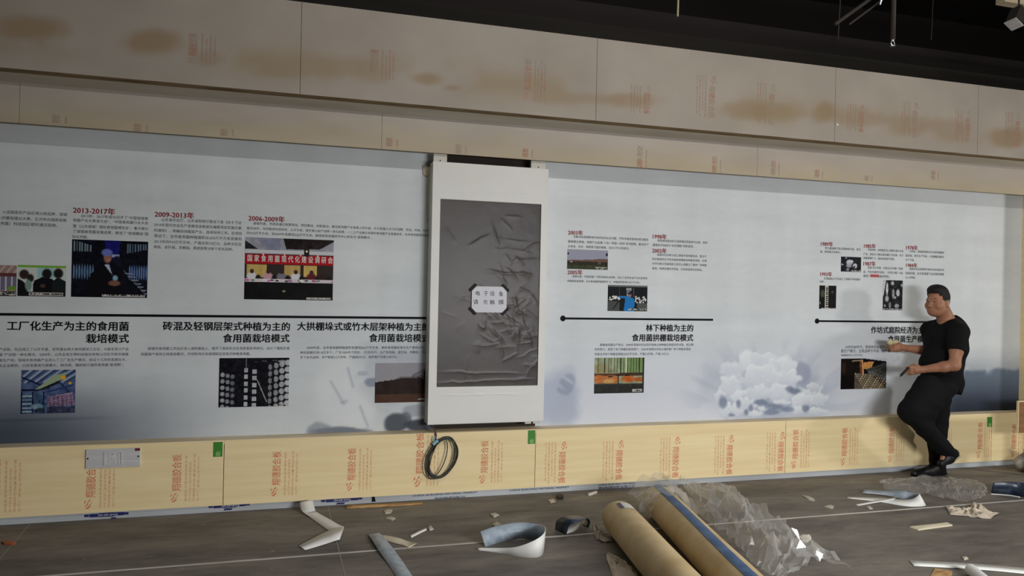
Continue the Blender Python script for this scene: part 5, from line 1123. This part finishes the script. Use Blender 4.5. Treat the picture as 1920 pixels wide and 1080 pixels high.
# shirt
S = SDF(lo, hi, .0062)
slv = lambda sh, el: sh*.42+el*.58
S.ell(chest, (.148, .212, .215), .05).ell(belly+np.array((-.012, 0, .0)), (.168, .19, .18), .07).ell(pel+np.array((.0, 0, -.03)), (.148, .178, .175), .07)
S.cap(neck-np.array((-.015, 0, .03)), shL, .07, .07, .05); S.cap(neck-np.array((-.015, 0, .03)), shR, .07, .07, .05); S.ell(neck+np.array((.06, 0, -.09)), (.1, .15, .09), .06)
S.cap(shL, shL*.7+elL*.3, .07, .074, .03); S.cap(shR, shR*.7+elR*.3, .07, .074, .03)
S.cut(shL, slv(shL, elL), .074, .08, .03); S.cut(shR, slv(shR, elR), .074, .08, .03)
hem = pel[2]-.085
zz = neck[2]
def shirtclip(P):
    d1 = hem-P[..., 2]-.42*(P[..., 0]-pel[0]); q = P-(neck+np.array((-.05, 0, .055)))
    d2 = .094-np.linalg.norm(q*np.array((.9, .9, 1)), axis=-1)
    return np.maximum(d1, d2)
S.carve(shirtclip)
g = [S.lo[k]+S.h*np.arange(S.n[k]) for k in range(3)]; Xs, Ys, Zs = np.meshgrid(*g, indexing='ij')
S.f += (.005*np.sin(Zs*34+Ys*16+Xs*9)*np.sin(Ys*23-Zs*11+Xs*14)).astype(np.float32)
S.build('t_shirt', M['shirt'], man)
# trousers
S = SDF(lo, hi, .0062)
S.ell(pel, (.135, .165, .13), .05)
S.cap(J(1738, 722, Y0-.09), J(1706, 768, Y0-.12), .1, .088, .05); S.ell(J(1738, 768, Y0-.1), (.1, .09, .11), .06)
for hp_, kn, an in ((hipL, knL, anL), (hipR, knR, anR)):
    S.cap(hp_, kn, .118, .094, .06); m1 = kn*.6+an*.4; S.cap(kn, m1, .084, .08, .04); S.cut(m1, an+(an-m1)*.3, .082, .066, .03)
g = [S.lo[k]+S.h*np.arange(S.n[k]) for k in range(3)]; Xs, Ys, Zs = np.meshgrid(*g, indexing='ij')
S.f += (.004*np.sin(Zs*46+Xs*18)*np.sin(Ys*27+Zs*13)).astype(np.float32)
S.build('trousers', M['trousers'], man)
# shoes
for an, toe, heel in ((anR, toeR, None), (anL, toeL, heelL)):
    S = SDF(np.minimum(an, toe)-.2, np.maximum(an, toe)+.2, .0055)
    if heel is None:
        b = np.array((an[0]+.03, an[1], .038)); t = toe+np.array((0, 0, .012)); d = (t-b)/np.linalg.norm(t-b)
        S.cap(b, b*.55+t*.45, .044, .047, .03); S.cap(b*.55+t*.45, t, .046, .032, .03); S.cap(an, b*.7+t*.3+np.array((0, 0, .02)), .046, .04, .03)
        S.carve(lambda P: .012-P[..., 2])
    else:
        S.cap(heel, heel*.5+toe*.5, .042, .045, .03); S.cap(heel*.5+toe*.5, toe, .045, .034, .03); S.cap(an, heel*.6+toe*.4, .046, .042, .03)
    o = S.build('shoe', M['shoe'], man)
    mb = MB()
    if heel is None:
        n = np.cross(d, up_); mb.prism([b-d*.05+n*.03, b-d*.055-n*.03, b+d*.06-n*.044, t-n*.036, t+d*.04, t+n*.036, b+d*.06+n*.044], (0, 0, 0.0001)); mb.v = [(x, y, (.001 if i < 7 else .014)) for i, (x, y, z) in enumerate(mb.v)]
        mb.build('sole', M['shoe'], parent=o)
        bw = MB(); k0 = b*.55+t*.45+np.array((0, 0, .045))
        for ex_, ey, ez in ((-.03, -.03, .03), (.0, -.04, .035), (.035, .02, .03), (.02, -.03, -.0)): bw.tube([k0, k0+np.array((ex_*.6, ey*.6, ez)), k0+np.array((ex_, ey, ez*.5))], .003, n=6)
        bw.build('lace', M['shoe'], parent=o)
    else:
        ax_ = (heel-toe)/np.linalg.norm(heel-toe); outw = np.array((.75, 0, -.35)); outw -= (outw@ax_)*ax_; outw /= np.linalg.norm(outw); sd = np.cross(ax_, outw); c0 = heel+outw*.043
        mb.obox(c0-ax_*.02, ax_*.05, sd*.03, outw*.009); mb.build('sole', M['sole'], parent=o)
# things in his hands
def mid(t): return sum(t)/len(t)
palmL = wrL+dL/np.linalg.norm(dL)*.085; palmR = wrR+dR/np.linalg.norm(dR)*.09
kb = J(1703, 690, palmL[1]-.03); ke = J(1690, 703, palmL[1]-.05)
kn_ = empty('utility_knife', tuple(ke)); tag(kn_, 'small black knife in the near hand of the man', 'knife')
kd = (ke-kb)/np.linalg.norm(ke-kb); sd = np.cross(kd, (0, 1, 0)); sd /= np.linalg.norm(sd)
mb = MB(); mb.obox((kb+ke)/2, kd*np.linalg.norm(ke-kb)*.55, sd*.009, np.cross(kd, sd)*.006); mb.build('handle', M['tape_black'], parent=kn_)
mb = MB(); mb.obox(ke+kd*.012, kd*.014, sd*.006, np.cross(kd, sd)*.0008); mb.build('blade', M['screw'], parent=kn_)
a = J(1668, 664, palmR[1]-.04); b = J(1697, 691, palmL[1]-.02); ab = b-a; n = np.cross(ab, (0, 1, 0)); n /= np.linalg.norm(n)
P = []; Q = []
for i in range(13):
    t = i/12; p = a+ab*t+np.array((0, 0, -.03*math.sin(math.pi*t))); w = .012+.006*math.sin(t*5); P.append(p+n*w); Q.append(p-n*w*(.6+.4*math.cos(t*3)))
mb = MB(); mb.add(P+Q, [(i, i+1, 14+i, 13+i) for i in range(12)], 'clear'); tag(mb.build('film_strip', M['clear']), 'clear narrow film strip stretched between both hands of the man', 'strip')
S = SDF(palmR-.14, palmR+.14, .006); cc = palmR+np.array((-.035, -.02, .015))
S.ell(cc+np.array((-.015, 0, .03)), (.055, .02, .016), .02).ell(cc+np.array((-.045, -.005, .035)), (.022, .02, .03), .02).ell(cc+np.array((.03, 0, .04)), (.03, .016, .014), .02)
V, Fc = S.mesh(); mb = MB(); mb.add(V, Fc, 'cloth_cream'); tag(mb.build('cream_cloth', M['cloth_cream'], smooth=True), 'small crumpled cream cloth held in the far hand of the man', 'cloth')

# white bag at the right picture edge
S = SDF((0, 0, 0), (1, 1, 1), .5)
bp_ = np.array(FL(1925, 884)); S = SDF(bp_-np.array((.25, .25, .03)), bp_+np.array((.25, .25, .35)), .008)
S.ell(bp_+np.array((0, 0, .08)), (.12, .1, .075), .03).ell(bp_+np.array((.03, 0, .14)), (.07, .06, .05), .03).cap(bp_+np.array((.02, 0, .16)), bp_+np.array((-.01, 0, .21)), .03, .02, .02)
S.carve(lambda P: .002-P[..., 2])
g = [S.lo[k]+S.h*np.arange(S.n[k]) for k in range(3)]; Xs, Ys, Zs = np.meshgrid(*g, indexing='ij'); S.f += (.006*np.sin(Xs*70)*np.sin(Zs*60+Ys*50)).astype(np.float32)
V, Fc = S.mesh(); mb = MB(); mb.add(V, Fc, 'bag'); tag(mb.build('white_bag', M['bag'], smooth=True), 'white plastic bag on the floor at the right picture edge below the brown board', 'bag')
